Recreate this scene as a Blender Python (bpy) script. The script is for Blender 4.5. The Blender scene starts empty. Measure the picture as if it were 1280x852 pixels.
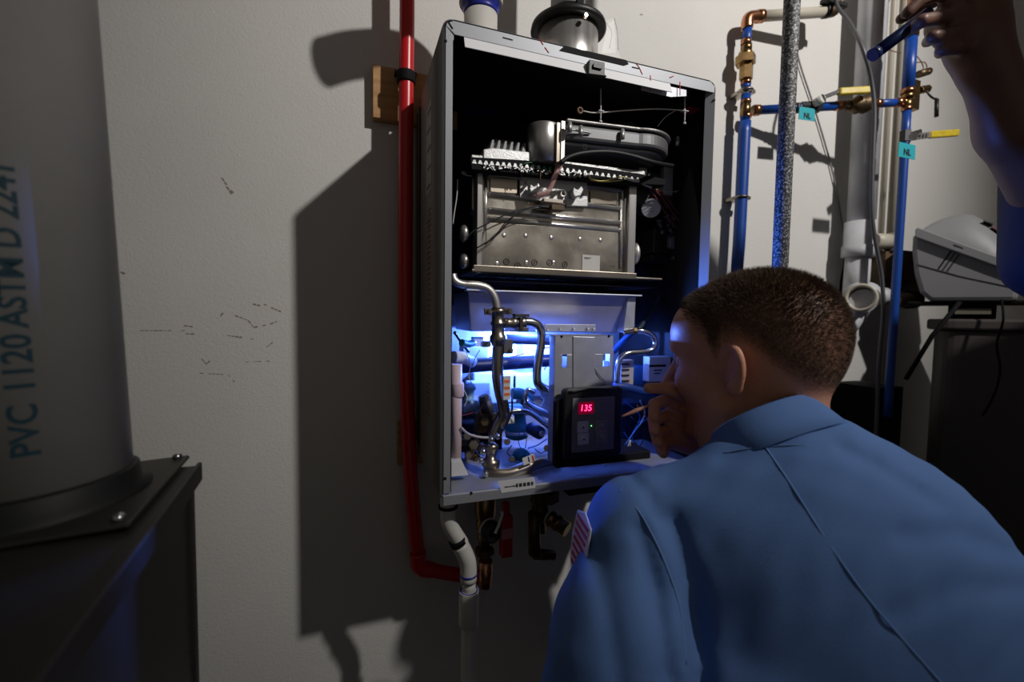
import bpy, bmesh, math, random
import numpy as np
from mathutils import Vector, Matrix
random.seed(3)
C = bpy.context.scene.collection
ZO = 0.9                                    # height of the heater's underside above the floor
# ------------------------------------------------------------ camera
YAW, PITCH, ROLL, FPX = 0.3406, -0.0546, 0.0134, 558.1
CAM = Vector((-0.1157, -0.9173, 0.263 + ZO))
FW = Vector((math.sin(YAW)*math.cos(PITCH), math.cos(YAW)*math.cos(PITCH), math.sin(PITCH)))
_r = Vector((math.cos(YAW), -math.sin(YAW), 0)); _u = _r.cross(FW)
RT = _r*math.cos(ROLL) + _u*math.sin(ROLL); UP = _u*math.cos(ROLL) - _r*math.sin(ROLL)
cd = bpy.data.cameras.new('camera'); cam = bpy.data.objects.new('camera', cd); C.objects.link(cam)
m = Matrix((RT, UP, -FW)).transposed().to_4x4(); m.translation = CAM; cam.matrix_world = m
cd.sensor_width = 36; cd.lens = 36*FPX/1280; cd.clip_start = 0.02
cd.dof.use_dof = True; cd.dof.focus_distance = 0.70; cd.dof.aperture_fstop = 3.2
bpy.context.scene.camera = cam
# ------------------------------------------------------------ world and exposure
sc = bpy.context.scene
sc.view_settings.view_transform = 'Standard'; sc.view_settings.look = 'None'
sc.view_settings.exposure = 0.0; sc.view_settings.gamma = 1.0
w = bpy.data.worlds.new('dim_room'); sc.world = w; w.use_nodes = True
w.node_tree.nodes['Background'].inputs[0].default_value = (1.0, 0.93, 0.86, 1)
w.node_tree.nodes['Background'].inputs[1].default_value = 0.11
# ------------------------------------------------------------ lights
def lamp(name, kind, loc, energy, col, size=0.03, target=None, angle=60, blend=.5):
    d = bpy.data.lights.new(name, kind); o = bpy.data.objects.new(name, d); C.objects.link(o)
    o.location = loc; d.energy = energy; d.color = col; d.shadow_soft_size = size
    if kind == 'SPOT': d.spot_size = math.radians(angle); d.spot_blend = blend
    if target is not None: o.rotation_euler = (Vector(target)-Vector(loc)).to_track_quat('-Z', 'Y').to_euler()
    return o
KEY = Vector((1.16, -1.80, 1.81 + ZO))
lamp('work_light', 'SPOT', KEY, 172, (1.0, .965, .92), .035, (0.70, 0, .84+ZO), 75, 1.0)
lamp('blue_torch', 'POINT', (0.205, -0.115, 0.235 + ZO), 34.0, (0.085, 0.20, 1.0), .008)
lamp('blue_torch_beam', 'SPOT', (0.322, -0.240, 0.245 + ZO), 7.0, (0.05, 0.19, 1.0), .006, (0.56, -0.47, .33+ZO), 98, .7)

# ------------------------------------------------------------ pixel ray helpers (a point on a real plane of the room)
def ray(px, py): return FW*FPX + RT*(px-640) - UP*(py-426)
def P(px, py, y=0.0):
    d = ray(px, py); return CAM + d*((y-CAM.y)/d.y)
def Px(px, py, x):
    d = ray(px, py); return CAM + d*((x-CAM.x)/d.x)
def Pz(px, py, z):
    d = ray(px, py); return CAM + d*((z-CAM.z)/d.z)
def Cm(px, py, dep): return CAM + ray(px, py)*(dep/FPX)
def rad(wpx, pt): return .5*wpx*((Vector(pt)-CAM).dot(FW))/FPX

# ------------------------------------------------------------ materials
MATS = {}
def mat(name, col, rough=.5, metal=0, noise=0, nscale=30, bump=0, bscale=200, col2=None, emit=0, alpha=1, spec=.5, lo=.4, hi=.65, rvar=0, det=4, stretch=None, coat=0):
    if name in MATS: return MATS[name]
    m = bpy.data.materials.new(name); m.use_nodes = True; nt = m.node_tree; n = nt.nodes; l = nt.links
    b = n['Principled BSDF']; b.inputs['Base Color'].default_value = (*col, 1)
    b.inputs['Roughness'].default_value = rough; b.inputs['Metallic'].default_value = metal
    b.inputs['Specular IOR Level'].default_value = spec; b.inputs['Coat Weight'].default_value = coat
    tc = n.new('ShaderNodeTexCoord'); src = tc.outputs['Object']
    if stretch:
        mp = n.new('ShaderNodeMapping'); mp.inputs['Scale'].default_value = stretch; l.new(src, mp.inputs[0]); src = mp.outputs[0]
    if col2 or rvar:
        t = n.new('ShaderNodeTexNoise'); t.inputs['Scale'].default_value = nscale; t.inputs['Detail'].default_value = det; l.new(src, t.inputs[0])
        if col2:
            r = n.new('ShaderNodeValToRGB'); r.color_ramp.elements[0].position = lo; r.color_ramp.elements[1].position = hi
            r.color_ramp.elements[0].color = (*col, 1); r.color_ramp.elements[1].color = (*col2, 1)
            l.new(t.outputs[0], r.inputs[0]); l.new(r.outputs[0], b.inputs['Base Color'])
        if rvar:
            mr = n.new('ShaderNodeMapRange'); mr.inputs[1].default_value = .3; mr.inputs[2].default_value = .7
            mr.inputs[3].default_value = max(.02, rough-rvar); mr.inputs[4].default_value = rough+rvar
            l.new(t.outputs[0], mr.inputs[0]); l.new(mr.outputs[0], b.inputs['Roughness'])
    if bump:
        t2 = n.new('ShaderNodeTexNoise'); t2.inputs['Scale'].default_value = bscale; t2.inputs['Detail'].default_value = 3; l.new(src, t2.inputs[0])
        bp = n.new('ShaderNodeBump'); bp.inputs['Strength'].default_value = bump; bp.inputs['Distance'].default_value = .002
        l.new(t2.outputs[0], bp.inputs['Height']); l.new(bp.outputs[0], b.inputs['Normal'])
    if emit:
        b.inputs['Emission Color'].default_value = (*col, 1); b.inputs['Emission Strength'].default_value = emit
    if alpha < 1: b.inputs['Alpha'].default_value = alpha
    MATS[name] = m; return m
WALL = mat('painted_wall', (.60, .585, .56), .75, col2=(.64, .625, .60), nscale=3, bump=.35, bscale=260)
CEIL = mat('ceiling_paint', (.55, .53, .5), .9)
FLOOR = mat('concrete_floor', (.10, .095, .09), .8, col2=(.16, .15, .14), nscale=8, bump=.4, bscale=40)
CASE = mat('silver_case', (.30, .31, .335), .5, .35, bump=.08, bscale=900)
CASED = mat('brown_grey_side', (.17, .155, .14), .55, .2, bump=.05, bscale=600)
LINER = mat('black_liner', (.006, .006, .007), .6, spec=.15)
BACKP = mat('galvanised_back', (.30, .31, .33), .35, .7, col2=(.38, .40, .42), nscale=25)
STEEL = mat('stainless', (.52, .48, .42), .26, 1, rvar=.10, nscale=14, bump=.08, bscale=60)
STEELB = mat('brushed_steel', (.62, .60, .58), .34, .85, rvar=.08, nscale=60, stretch=(1, 1, .02))
STEELD = mat('tarnished_steel', (.30, .26, .21), .32, 1, col2=(.45, .40, .34), nscale=8)
CHROME = mat('bright_tube', (.62, .62, .64), .16, 1, rvar=.05)
ALU = mat('cast_aluminium', (.50, .50, .50), .42, .7, bump=.25, bscale=500)
GALV = mat('galvanised_sheet', (.40, .41, .45), .45, .55, col2=(.46, .47, .51), nscale=40, bump=.06, bscale=900)
PAN = mat('grey_pan', (.45, .43, .46), .38, .6, col2=(.36, .34, .36), nscale=12)
BRASS = mat('brass', (.34, .22, .09), .30, 1, col2=(.24, .15, .07), nscale=40)
BRASSD = mat('dark_brass', (.10, .07, .04), .45, .8, col2=(.16, .11, .06), nscale=40)
COPPER = mat('copper', (.62, .28, .15), .28, 1, col2=(.40, .17, .09), nscale=35)
BLUE = mat('blue_pex', (.006, .055, .30), .38)
BLUED = mat('dark_blue_metal', (.005, .012, .06), .35)
RED = mat('red_pex', (.55, .010, .016), .32, bump=.02)
REDH = mat('red_handle', (.40, .01, .015), .35)
WOOD = mat('pine_block', (.40, .20, .07), .6, col2=(.52, .30, .12), nscale=7, stretch=(1, 1, 9), bump=.2, bscale=60)
BLK = mat('black_plastic', (.006, .006, .007), .48, bump=.1, bscale=300)
BLKM = mat('matte_black', (.006, .006, .007), .7, spec=.15)
RUB = mat('black_rubber', (.006, .006, .007), .55)
GREYP = mat('grey_plastic', (.10, .10, .115), .45)
DARKG = mat('dark_grey_part', (.045, .045, .05), .5, .3)
WHT = mat('white_plastic', (.62, .62, .62), .45)
WPVC = mat('white_pvc', (.60, .58, .54), .42, col2=(.5, .48, .44), nscale=5)
CPVC = mat('cream_pvc', (.50, .46, .38), .45)
GPVC = mat('worn_grey_pipe', (.56, .57, .60), .5, col2=(.44, .45, .47), nscale=10)
PINK = mat('pale_pink_plastic', (.62, .48, .50), .5)
BCOL = mat('blue_primer', (.02, .03, .30), .35)
TEAL = mat('teal_tape', (.02, .36, .42), .6)
TEALD = mat('dark_teal_plastic', (.01, .16, .20), .4)
YEL = mat('yellow_sleeve', (.62, .47, .03), .4, col2=(.5, .36, .03), nscale=80)
PAPER = mat('paper_label', (.60, .60, .60), .6)
INK = mat('black_ink', (.015, .015, .02), .6)
TINK = mat('teal_ink', (.008, .05, .075), .6)
REDI = mat('red_marker', (.75, .03, .02), .5)
ORI = mat('orange_print', (.75, .16, .05), .5)
CABLE = mat('grey_cable', (.09, .09, .10), .45)
WIREK = mat('black_wire', (.01, .01, .012), .4)
WIREW = mat('white_wire', (.55, .53, .5), .4)
WIREY = mat('yellow_wire', (.6, .5, .12), .4)
WIRER = mat('dark_red_wire', (.18, .02, .03), .4)
WIREB = mat('blue_wire', (.03, .15, .5), .4)
WIREBR = mat('brown_wire', (.16, .08, .04), .5)
GREEN = mat('green_wire', (.02, .16, .07), .45)
PLYW = mat('brown_card', (.10, .065, .035), .7, col2=(.14, .09, .05), nscale=12)
POLE = mat('speckled_pole', (.035, .035, .038), .6, .1, col2=(.50, .50, .51), nscale=330, lo=.47, hi=.70, bump=.3, bscale=300, det=3)
DKCAB = mat('dark_cabinet', (.045, .040, .036), .5, .4, bump=.05, bscale=300)
SOFT = mat('grey_housing', (.25, .25, .26), .5, bump=.03, bscale=400)
TANK = mat('taupe_tank', (.085, .073, .068), .55, bump=.05, bscale=300)
SHIRT = mat('blue_shirt_cloth', (.105, .20, .45), .85, bump=.25, bscale=1200, col2=(.095, .185, .42), nscale=9, spec=.2)
SEAM = mat('shirt_seam', (.12, .23, .48), .9)
SKIN = mat('skin', (.60, .29, .19), .5, col2=(.53, .235, .15), nscale=22, bump=.12, bscale=420, spec=.4)
SKIND = mat('skin_in_shade', (.13, .06, .04), .5, bump=.1, bscale=300)  # shade put into the skin colour
HAIR = mat('short_brown_hair', (.10, .068, .050), .8, spec=.1, col2=(.16, .112, .082), nscale=60)
NAVY = mat('navy_cloth', (.005, .010, .040), .8, bump=.2, bscale=400)
DTROU = mat('dark_cloth', (.014, .014, .018), .9)
LED = mat('red_digits', (1.0, .03, .14), emit=5)
LEDG = mat('red_display_glass', (.30, .0, .03), .3, emit=.35)
GLED = mat('green_led', (.2, 1, .25), emit=4)
BAG = mat('clear_bag', (.5, .5, .5), .3, alpha=.07)
CLEAR = mat('clear_tube', (.75, .45, .42), .15, alpha=.6)

# ------------------------------------------------------------ mesh builder
def V(*a): return Vector(a)
def frame(d):
    d = Vector(d).normalized(); a = V(0, 0, 1) if abs(d.z) < .9 else V(1, 0, 0)
    u = d.cross(a).normalized(); return u, d.cross(u).normalized(), d
def smooth_path(pts, n=6):
    pts = [Vector(p) for p in pts]
    if len(pts) < 3: return pts
    q = [2*pts[0]-pts[1]] + pts + [2*pts[-1]-pts[-2]]; out = []
    for i in range(1, len(q)-2):
        a, b, c, d = q[i-1:i+3]
        for k in range(n):
            t = k/n; out.append(.5*((2*b)+(c-a)*t+(2*a-5*b+4*c-d)*t*t+(3*b-a-3*c+d)*t**3))
    return out + [pts[-1]]
class MB:
    def __init__(s): s.v = []; s.f = []; s.sm = []
    def add(s, vs, fs, sm=False):
        o = len(s.v); s.v += [Vector(v) for v in vs]; s.f += [tuple(i+o for i in f) for f in fs]; s.sm += [sm]*len(fs); return s
    def box(s, a, b):
        x0, x1 = sorted((a[0], b[0])); y0, y1 = sorted((a[1], b[1])); z0, z1 = sorted((a[2], b[2]))
        return s.add([(x0,y0,z0),(x1,y0,z0),(x1,y1,z0),(x0,y1,z0),(x0,y0,z1),(x1,y0,z1),(x1,y1,z1),(x0,y1,z1)],
                     [(0,3,2,1),(4,5,6,7),(0,1,5,4),(1,2,6,5),(2,3,7,6),(3,0,4,7)])
    def obox(s, c, ax, h):
        c = Vector(c); X, Y, Z = [Vector(a).normalized() for a in ax]
        vs = [c + X*h[0]*i + Y*h[1]*j + Z*h[2]*k for k in (-1, 1) for j in (-1, 1) for i in (-1, 1)]
        return s.add(vs, [(0,2,3,1),(4,5,7,6),(0,1,5,4),(1,3,7,5),(3,2,6,7),(2,0,4,6)])
    def prism(s, pts, vec):
        pts = [Vector(p) for p in pts]; n = len(pts); vec = Vector(vec)
        nr = V(0, 0, 0)
        for i in range(n): nr += pts[i].cross(pts[(i+1) % n])
        if nr.dot(vec) > 0: pts = pts[::-1]
        return s.add(pts + [p+vec for p in pts], [tuple(range(n)), tuple(range(2*n-1, n-1, -1))] + [(i, n+i, n+(i+1) % n, (i+1) % n)[::1] for i in range(n)])
    def tube(s, pts, r, n=14, sub=5, caps=True):
        P_ = smooth_path(pts, sub) if sub else [Vector(p) for p in pts]
        m_ = len(P_); rr = [r]*m_ if not hasattr(r, '__len__') else [r[0]+(r[-1]-r[0])*i/(m_-1) if len(r) == 2 else float(np.interp(i/(m_-1), np.linspace(0, 1, len(r)), r)) for i in range(m_)]
        d0 = (P_[1]-P_[0]).normalized(); u, v, _ = frame(d0); vs = []; o = []
        for i, p in enumerate(P_):
            d = ((P_[min(i+1, m_-1)]-P_[i]).normalized() + (P_[i]-P_[max(i-1, 0)]).normalized()).normalized()
            u = (u - d*u.dot(d)).normalized(); v = d.cross(u)
            for k in range(n):
                a = 2*math.pi*k/n; vs.append(p + (u*math.cos(a)+v*math.sin(a))*rr[i])
        fs = [(i*n+k, i*n+(k+1) % n, (i+1)*n+(k+1) % n, (i+1)*n+k) for i in range(m_-1) for k in range(n)]
        s.add(vs, fs, True)
        if caps:
            s.add(vs[:n], [tuple(range(n-1, -1, -1))]); s.add(vs[-n:], [tuple(range(n))])
        return s
    def lathe(s, c, d, prof, n=24, sm=True):
        u, v, d = frame(d); c = Vector(c); vs = []
        for t, r in prof:
            for k in range(n):
                a = 2*math.pi*k/n; vs.append(c + d*t + (u*math.cos(a)+v*math.sin(a))*r)
        m_ = len(prof)
        s.add(vs, [(i*n+k, i*n+(k+1) % n, (i+1)*n+(k+1) % n, (i+1)*n+k) for i in range(m_-1) for k in range(n)], sm)
        s.add(vs[:n], [tuple(range(n-1, -1, -1))]); s.add(vs[-n:], [tuple(range(n))]); return s
    def cyl(s, a, b, r, n=20, r2=None):
        a = Vector(a); b = Vector(b); return s.lathe(a, b-a, [(0, r), ((b-a).length, r if r2 is None else r2)], n)
    def hexn(s, a, b, r): a = Vector(a); b = Vector(b); return s.lathe(a, b-a, [(0, r*.9), (.001, r), ((b-a).length-.001, r), ((b-a).length, r*.9)], 6, False)
    def ring(s, c, d, R, r, n=24, k=8):
        u, v, d = frame(d); pts = [Vector(c)+(u*math.cos(2*math.pi*i/n)+v*math.sin(2*math.pi*i/n))*R for i in range(n+1)]
        return s.tube(pts, r, k, 0, False)
    def ell(s, c, ax, h, nu=20, nv=12):
        c = Vector(c); X, Y, Z = [Vector(a) for a in ax]; vs = []
        for j in range(nv+1):
            t = math.pi*j/nv
            for i in range(nu):
                p = 2*math.pi*i/nu; vs.append(c + X*h[0]*math.sin(t)*math.cos(p)+Y*h[1]*math.sin(t)*math.sin(p)+Z*h[2]*math.cos(t))
        return s.add(vs, [(j*nu+i, (j+1)*nu+i, (j+1)*nu+(i+1) % nu, j*nu+(i+1) % nu) for j in range(nv) for i in range(nu)], True)
ORG = {}
def finish(o, parent, origin):
    if parent is not None: o.parent = parent; origin_p = ORG[parent]; o.location = Vector(origin)-origin_p
    else: o.location = origin
    ORG[o] = Vector(origin)
def obj(name, mb, material, parent=None, bevel=0, origin=None, label=None, cat=None, group=None, kind=None):
    if parent is not None and origin is None: origin = ORG[parent]
    if origin is None:
        xs = [v.x for v in mb.v]; ys = [v.y for v in mb.v]; zs = [v.z for v in mb.v]
        origin = V((min(xs)+max(xs))/2, (min(ys)+max(ys))/2, min(zs))
    me = bpy.data.meshes.new(name); me.from_pydata([tuple(v-Vector(origin)) for v in mb.v], [], mb.f)
    me.polygons.foreach_set('use_smooth', mb.sm); me.validate(); me.update()
    bm = bmesh.new(); bm.from_mesh(me); bmesh.ops.remove_doubles(bm, verts=bm.verts, dist=1e-6); bmesh.ops.recalc_face_normals(bm, faces=bm.faces); bm.to_mesh(me); bm.free()
    o = bpy.data.objects.new(name, me); C.objects.link(o); me.materials.append(material)
    if bevel:
        b = o.modifiers.new('bevel', 'BEVEL'); b.width = bevel; b.segments = 2; b.limit_method = 'ANGLE'; b.angle_limit = .6
    finish(o, parent, origin); tag(o, label, cat, group, kind); return o
def tag(o, label=None, cat=None, group=None, kind=None):
    if label: o['label'] = label
    if cat: o['category'] = cat
    if group: o['group'] = group
    if kind: o['kind'] = kind
def thing(name, loc, label, cat, group=None):
    o = bpy.data.objects.new(name, None); C.objects.link(o); o.empty_display_size = .05
    o.location = loc; ORG[o] = Vector(loc); tag(o, label, cat, group); return o
def dup(o, delta, label=None):
    def cp(a, par):
        c = a.copy(); C.objects.link(c); c.parent = par
        for ch in a.children: cp(ch, c)
        return c
    c = cp(o, None); c.location = o.location + Vector(delta)
    if label: c['label'] = label
    return c
def text_mb(s, origin, xd, yd, size, depth=.0003, align='CENTER', bold=0, wrap=None):
    """flat lettering as mesh; wrap = (axis point, radius) bends it on a vertical pipe"""
    cu = bpy.data.curves.new('lettering', 'FONT'); cu.body = s; cu.size = size; cu.align_x = align; cu.align_y = 'CENTER'; cu.offset = bold; cu.resolution_u = 3
    t = bpy.data.objects.new('lettering', cu); C.objects.link(t); dg = bpy.context.evaluated_depsgraph_get()
    me = bpy.data.meshes.new_from_object(t.evaluated_get(dg)); C.objects.unlink(t); bpy.data.objects.remove(t)
    if wrap:
        bm = bmesh.new(); bm.from_mesh(me)
        for k in range(-12, 13): bmesh.ops.bisect_plane(bm, geom=bm.verts[:]+bm.edges[:]+bm.faces[:], plane_co=(0, k*size*.07, 0), plane_no=(0, 1, 0))
        bm.to_mesh(me); bm.free()
    xd = Vector(xd).normalized(); yd = Vector(yd).normalized(); nd = xd.cross(yd); mb = MB(); vs = []
    for v in me.vertices:
        if wrap:
            ax, R, a0 = wrap; a = a0 - v.co.y/R; vs.append(ax + V(math.cos(a)*R, math.sin(a)*R, 0) + V(0, 0, v.co.x))
        else: vs.append(Vector(origin) + xd*v.co.x + yd*v.co.y + nd*depth)
    mb.add(vs, [tuple(p.vertices) for p in me.polygons]); bpy.data.meshes.remove(me); return mb

# ------------------------------------------------------------ signed-distance sculpting for people
def ell_sd(X, c, ax, h):
    d = X - np.array(c, dtype=np.float32); q = np.stack([d @ np.array(a, dtype=np.float32) / hh for a, hh in zip(ax, h)], -1)
    k = np.sqrt((q*q).sum(-1)); q2 = q / np.array(h, dtype=np.float32); k2 = np.sqrt((q2*q2).sum(-1)) + 1e-9
    return k*(k-1)/k2
def cap_sd(X, a, b, ra, rb):
    a = np.array(a, dtype=np.float32); b = np.array(b, dtype=np.float32); ab = b-a; L = max(float(ab @ ab), 1e-12)
    t = np.clip(((X-a) @ ab)/L, 0, 1); return np.sqrt(((X - a - t[..., None]*ab)**2).sum(-1)) - (ra+(rb-ra)*t)
def smin(a, b, k):
    h = np.clip(.5+.5*(b-a)/k, 0, 1); return b*(1-h)+a*h-k*h*(1-h)
def surface_nets(fn, lo, hi, step, chunk=None):
    lo = np.array(lo, dtype=np.float32); n = np.ceil((np.array(hi)-lo)/step).astype(int)+1
    xs = [lo[i]+step*np.arange(n[i], dtype=np.float32) for i in range(3)]
    D = np.empty(n, dtype=np.float32)
    for i in range(0, n[0], 12):
        g = np.stack(np.meshgrid(xs[0][i:i+12], xs[1], xs[2], indexing='ij'), -1); D[i:i+12] = fn(g)
    S = D < 0; cell = np.zeros(n-1, dtype=np.int32); acc = np.zeros((*(n-1), 3), dtype=np.float32); cnt = np.zeros(n-1, dtype=np.float32)
    sl = lambda o: tuple(slice(o[i], n[i]-1+o[i]) for i in range(3))
    cor = [(a, b, c) for a in (0, 1) for b in (0, 1) for c in (0, 1)]
    for a in cor:
        for ax in range(3):
            if a[ax]: continue
            b = list(a); b[ax] = 1; da, db = D[sl(a)], D[sl(b)]; cr = (da < 0) != (db < 0)
            t = np.where(cr, da/np.where(cr, da-db, 1), 0)
            for k in range(3): acc[..., k] += np.where(cr, a[k] + (t if k == ax else 0), 0)
            cnt += cr
    act = cnt > 0; ids = -np.ones(n-1, dtype=np.int64); ids[act] = np.arange(act.sum())
    idx = np.argwhere(act).astype(np.float32); vs = lo + (idx + acc[act]/cnt[act][:, None])*step
    faces = []
    for ax in range(3):
        o1, o2 = [k for k in range(3) if k != ax]
        s0 = [slice(None)]*3; s1 = [slice(None)]*3; s0[ax] = slice(0, -1); s1[ax] = slice(1, None)
        cr = (S[tuple(s0)] != S[tuple(s1)]); e = np.argwhere(cr); e = e[(e[:, o1] > 0) & (e[:, o2] > 0) & (e[:, o1] < n[o1]-1) & (e[:, o2] < n[o2]-1)]
        ins = S[tuple(s0)][tuple(e.T)]
        def gid(d1, d2):
            q = e.copy(); q[:, o1] -= d1; q[:, o2] -= d2; return ids[tuple(q.T)]
        q = np.stack([gid(1, 1), gid(0, 1), gid(0, 0), gid(1, 0)], -1)
        flip = ins if ax != 1 else ~ins; q[~flip] = q[~flip][:, ::-1]; faces.append(q)
    F = np.concatenate(faces); return vs, F[(F >= 0).all(1)]
def np_obj(name, vs, F, material, parent, smooth=2, label=None):
    me = bpy.data.meshes.new(name); o0 = np.array(ORG[parent]); me.from_pydata((vs-o0).tolist(), [], F.tolist())
    me.polygons.foreach_set('use_smooth', [True]*len(me.polygons)); me.update()
    bm = bmesh.new(); bm.from_mesh(me)
    for _ in range(smooth): bmesh.ops.smooth_vert(bm, verts=bm.verts, factor=.5, use_axis_x=True, use_axis_y=True, use_axis_z=True)
    bmesh.ops.recalc_face_normals(bm, faces=bm.faces); bm.to_mesh(me); bm.free()
    o = bpy.data.objects.new(name, me); C.objects.link(o); me.materials.append(material); o.parent = parent; ORG[o] = ORG[parent]
    if label: o['label'] = label
    return o
# ------------------------------------------------------------ the room
X0, X1, Y0, CZ = -1.6, 2.45, -2.6, 3.0
def struct(name, a, b, m): o = obj(name, MB().box(a, b), m, kind='structure'); return o
wb = struct('wall_back', (X0, 0, 0), (X1, .12, CZ), WALL)
struct('wall_left', (X0-.1, Y0, 0), (X0, .12, CZ), WALL)
struct('wall_right', (X1, Y0, 0), (X1+.1, .12, CZ), WALL)
struct('floor', (X0-.1, Y0, -.1), (X1+.1, .12, 0), FLOOR)
struct('ceiling', (X0-.1, Y0, CZ), (X1+.1, .12, CZ+.1), CEIL)
struct('baseboard_back', (X0, -.012, 0), (X1, 0, .09), WALL)
def scuff(pts, wpx, m=PLYW):
    mb = MB()
    for (a, b) in zip(pts[:-1], pts[1:]):
        p, q = P(*a), P(*b); d = (q-p); L = d.length; n_ = max(1, int(L/.006))
        for i in range(n_):
            if random.random() < .45 and n_ > 2: continue
            s0 = p+d*(i/n_); s1 = p+d*((i+.8)/n_); h = V(-d.z, 0, d.x).normalized()*rad(wpx*random.uniform(.5, 1.3), p)
            mb.prism([s0-h*.4, s0+h*.7, s1+h, s1-h*.6], (0, -.0004, 0))
    return obj('scuff_mark', mb, m, wb)
SCF = mat('wall_scuff', (.27, .22, .16), .8)
for pts, wd in [([(277, 222), (284, 232)], 2.5), ([(283, 233), (291, 243)], 5), ([(151, 340), (157, 343)], 5), ([(175, 413), (232, 413)], 1.6),
                ([(230, 407), (248, 409)], 1.6), ([(232, 417), (262, 418)], 1.8), ([(316, 380), (326, 382)], 3.2), ([(330, 380), (352, 390)], 2),
                ([(276, 395), (280, 390)], 2.5), ([(288, 392), (310, 400), (318, 410)], 1.8), ([(318, 409), (338, 405), (348, 401)], 2.2),
                ([(284, 419), (318, 424)], 2), ([(252, 448), (258, 455), (264, 450)], 1.8), ([(245, 466), (285, 468), (294, 478)], 1.3),
                ([(307, 452), (338, 451)], 1.5), ([(333, 434), (342, 427)], 1.6), ([(536, 160), (545, 163)], 1.5), ([(1232, 30), (1238, 34)], 3), ([(800, 18), (804, 19)], 2.4)]: scuff(pts, wd, SCF)

# ------------------------------------------------------------ the open water heater
W, D, H = .4717, .2917, .67
H0 = thing('water_heater', (W/2, -D/2, ZO), 'open silver tankless water heater hanging on the wall with its cover off', 'water heater')
def rrect(x0, z0, x1, z1, rt, rb, y):
    o = []
    for cx, cz, a0, r in ((x1-rt, z1-rt, 0, rt), (x0+rt, z1-rt, 90, rt), (x0+rb, z0+rb, 180, rb), (x1-rb, z0+rb, 270, rb)):
        for k in range(7): a = math.radians(a0+15*k); o.append(V(cx+r*math.cos(a), y, cz+r*math.sin(a)))
    return o
def band(y0, y1, off0=0, off1=0, t=.0016):
    """sheet-metal loop following the case outline between two depths"""
    loops = [rrect(off, ZO+off, W-off, ZO+H-off, max(.016-off, .002), max(.004-off, .001), y) for off, y in ((off0, y0), (off1, y1), (off1+t, y1), (off0+t, y0))]
    n = len(loops[0]); mb = MB(); vs = [p for l_ in loops for p in l_]
    mb.add(vs, [(j*n+i, ((j+1) % 4)*n+i, ((j+1) % 4)*n+(i+1) % n, j*n+(i+1) % n) for j in range(4) for i in range(n)], True); return mb
case = obj('case', band(-D+.004, -.012), CASED, H0)
obj('front_lip', band(-D+.004, -D, 0, .003), CASE, case)
obj('inner_liner', band(-D+.012, -.014, .0022, .0022, .0008), LINER, case)
# front flanges
yF = -D
def strip(pts, t=.0016, y=yF): return MB().prism([V(p[0], y, p[1]) for p in pts], (0, t, 0))
def pz(px, py, y=yF): p = P(px, py, y); return (p.x, p.z)
obj('left_flange', strip([(.003, ZO+.006), (.0155, ZO+.008), (.0155, ZO+H-.024), (.003, ZO+H-.012)]).box((.0155, yF, ZO+.008), (.0143, yF+.012, ZO+H-.03)), CASE, case)
rf = MB().prism([V(W-.003, yF, ZO+.006), V(W-.014, yF+.010, ZO+.006), V(W-.0155, yF+.010, ZO+.006), V(W-.0045, yF-.001, ZO+.006)], (0, 0, H-.02))
obj('right_flange', rf, CASE, case)
zt = ZO+H
top = strip([(.004, zt-.012), (.016, zt-.003), (W-.016, zt-.003), (W-.004, zt-.012), (W-.006, zt-.021), (W*.78, zt-.022), (.030, zt-.022), (.017, zt-.022), (.012, zt-.018)])
obj('top_flange', top, CASE, case)
lip = MB().add([V(.030, yF+.001, zt-.0215), V(W*.795, yF+.001, zt-.0215), V(W*.795, yF-.006, zt-.039), V(.030, yF-.006, zt-.039),
                V(.030, yF+.0025, zt-.0215), V(W*.795, yF+.0025, zt-.0215), V(W*.795, yF-.0045, zt-.039), V(.030, yF-.0045, zt-.039)],
               [(0, 1, 2, 3), (7, 6, 5, 4), (0, 4, 5, 1), (1, 5, 6, 2), (2, 6, 7, 3), (3, 7, 4, 0)])
obj('hanging_lip', lip, mat('lit_lip_tone', (.80, .80, .82), .5), case)  # lip colour lightened to stand in for the light it catches
obj('lip_tab', MB().prism([P(x, y, yF+.004) for x, y in [(802, 100), (820, 106), (824, 98), (836, 99), (835, 107), (858, 112), (858, 120), (838, 121), (802, 112)]], (0, .0016, 0)), GALV, case)
slot = MB().prism([P(x, y, yF-.0006) for x, y in [(706, 57), (783, 75), (786, 80), (780, 82), (699, 63)]], (0, .0012, 0))
obj('handle_slot', slot, BLKM, case)
for a, b in [((628.5, 46), (641, 49.3)), ((790, 83), (799, 85))]: obj('slit', MB().prism([P(a[0], a[1], yF-.0005), P(b[0], b[1], yF-.0005), P(b[0], b[1]+1.3, yF-.0005), P(a[0], a[1]+1.3, yF-.0005)], (0, .001, 0)), BLKM, case)
clip = MB().prism([P(x, y, yF-.011) for x, y in [(737, 74), (756, 78), (756, 93), (759, 95), (736, 92)]], (0, .010, 0))
clip.box(P(742, 79, yF-.014), P(751, 88, yF-.010)); obj('cover_clip', clip, BLK, case, bevel=.0005)
for L_ in [[(674, 48), (679, 56)], [(681, 59), (686, 66)], [(795, 79), (799, 84), (803, 93)], [(813, 94), (814, 114)], [(837, 97), (842, 95)], [(850, 102), (850, 119)]]:
    mb = MB()
    for a, b in zip(L_[:-1], L_[1:]): mb.tube([P(a[0], a[1], yF-.0003 if a[1]+b[1] < 2*(48+.235*(a[0]-590)+9) else yF-.008), P(b[0], b[1], yF-.0003 if a[1]+b[1] < 2*(48+.235*(a[0]-590)+9) else yF-.0085)], .0007, 5, 0)
    obj('red_pen_mark', mb, REDI, case)
for px, py in [(557, 51), (556.5, 598), (893, 125)]: obj('screw_hole', MB().cyl(P(px, py, yF-.0006), P(px, py, yF)+V(0, .004, 0), .0022, 12), BLKM, case)
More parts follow.
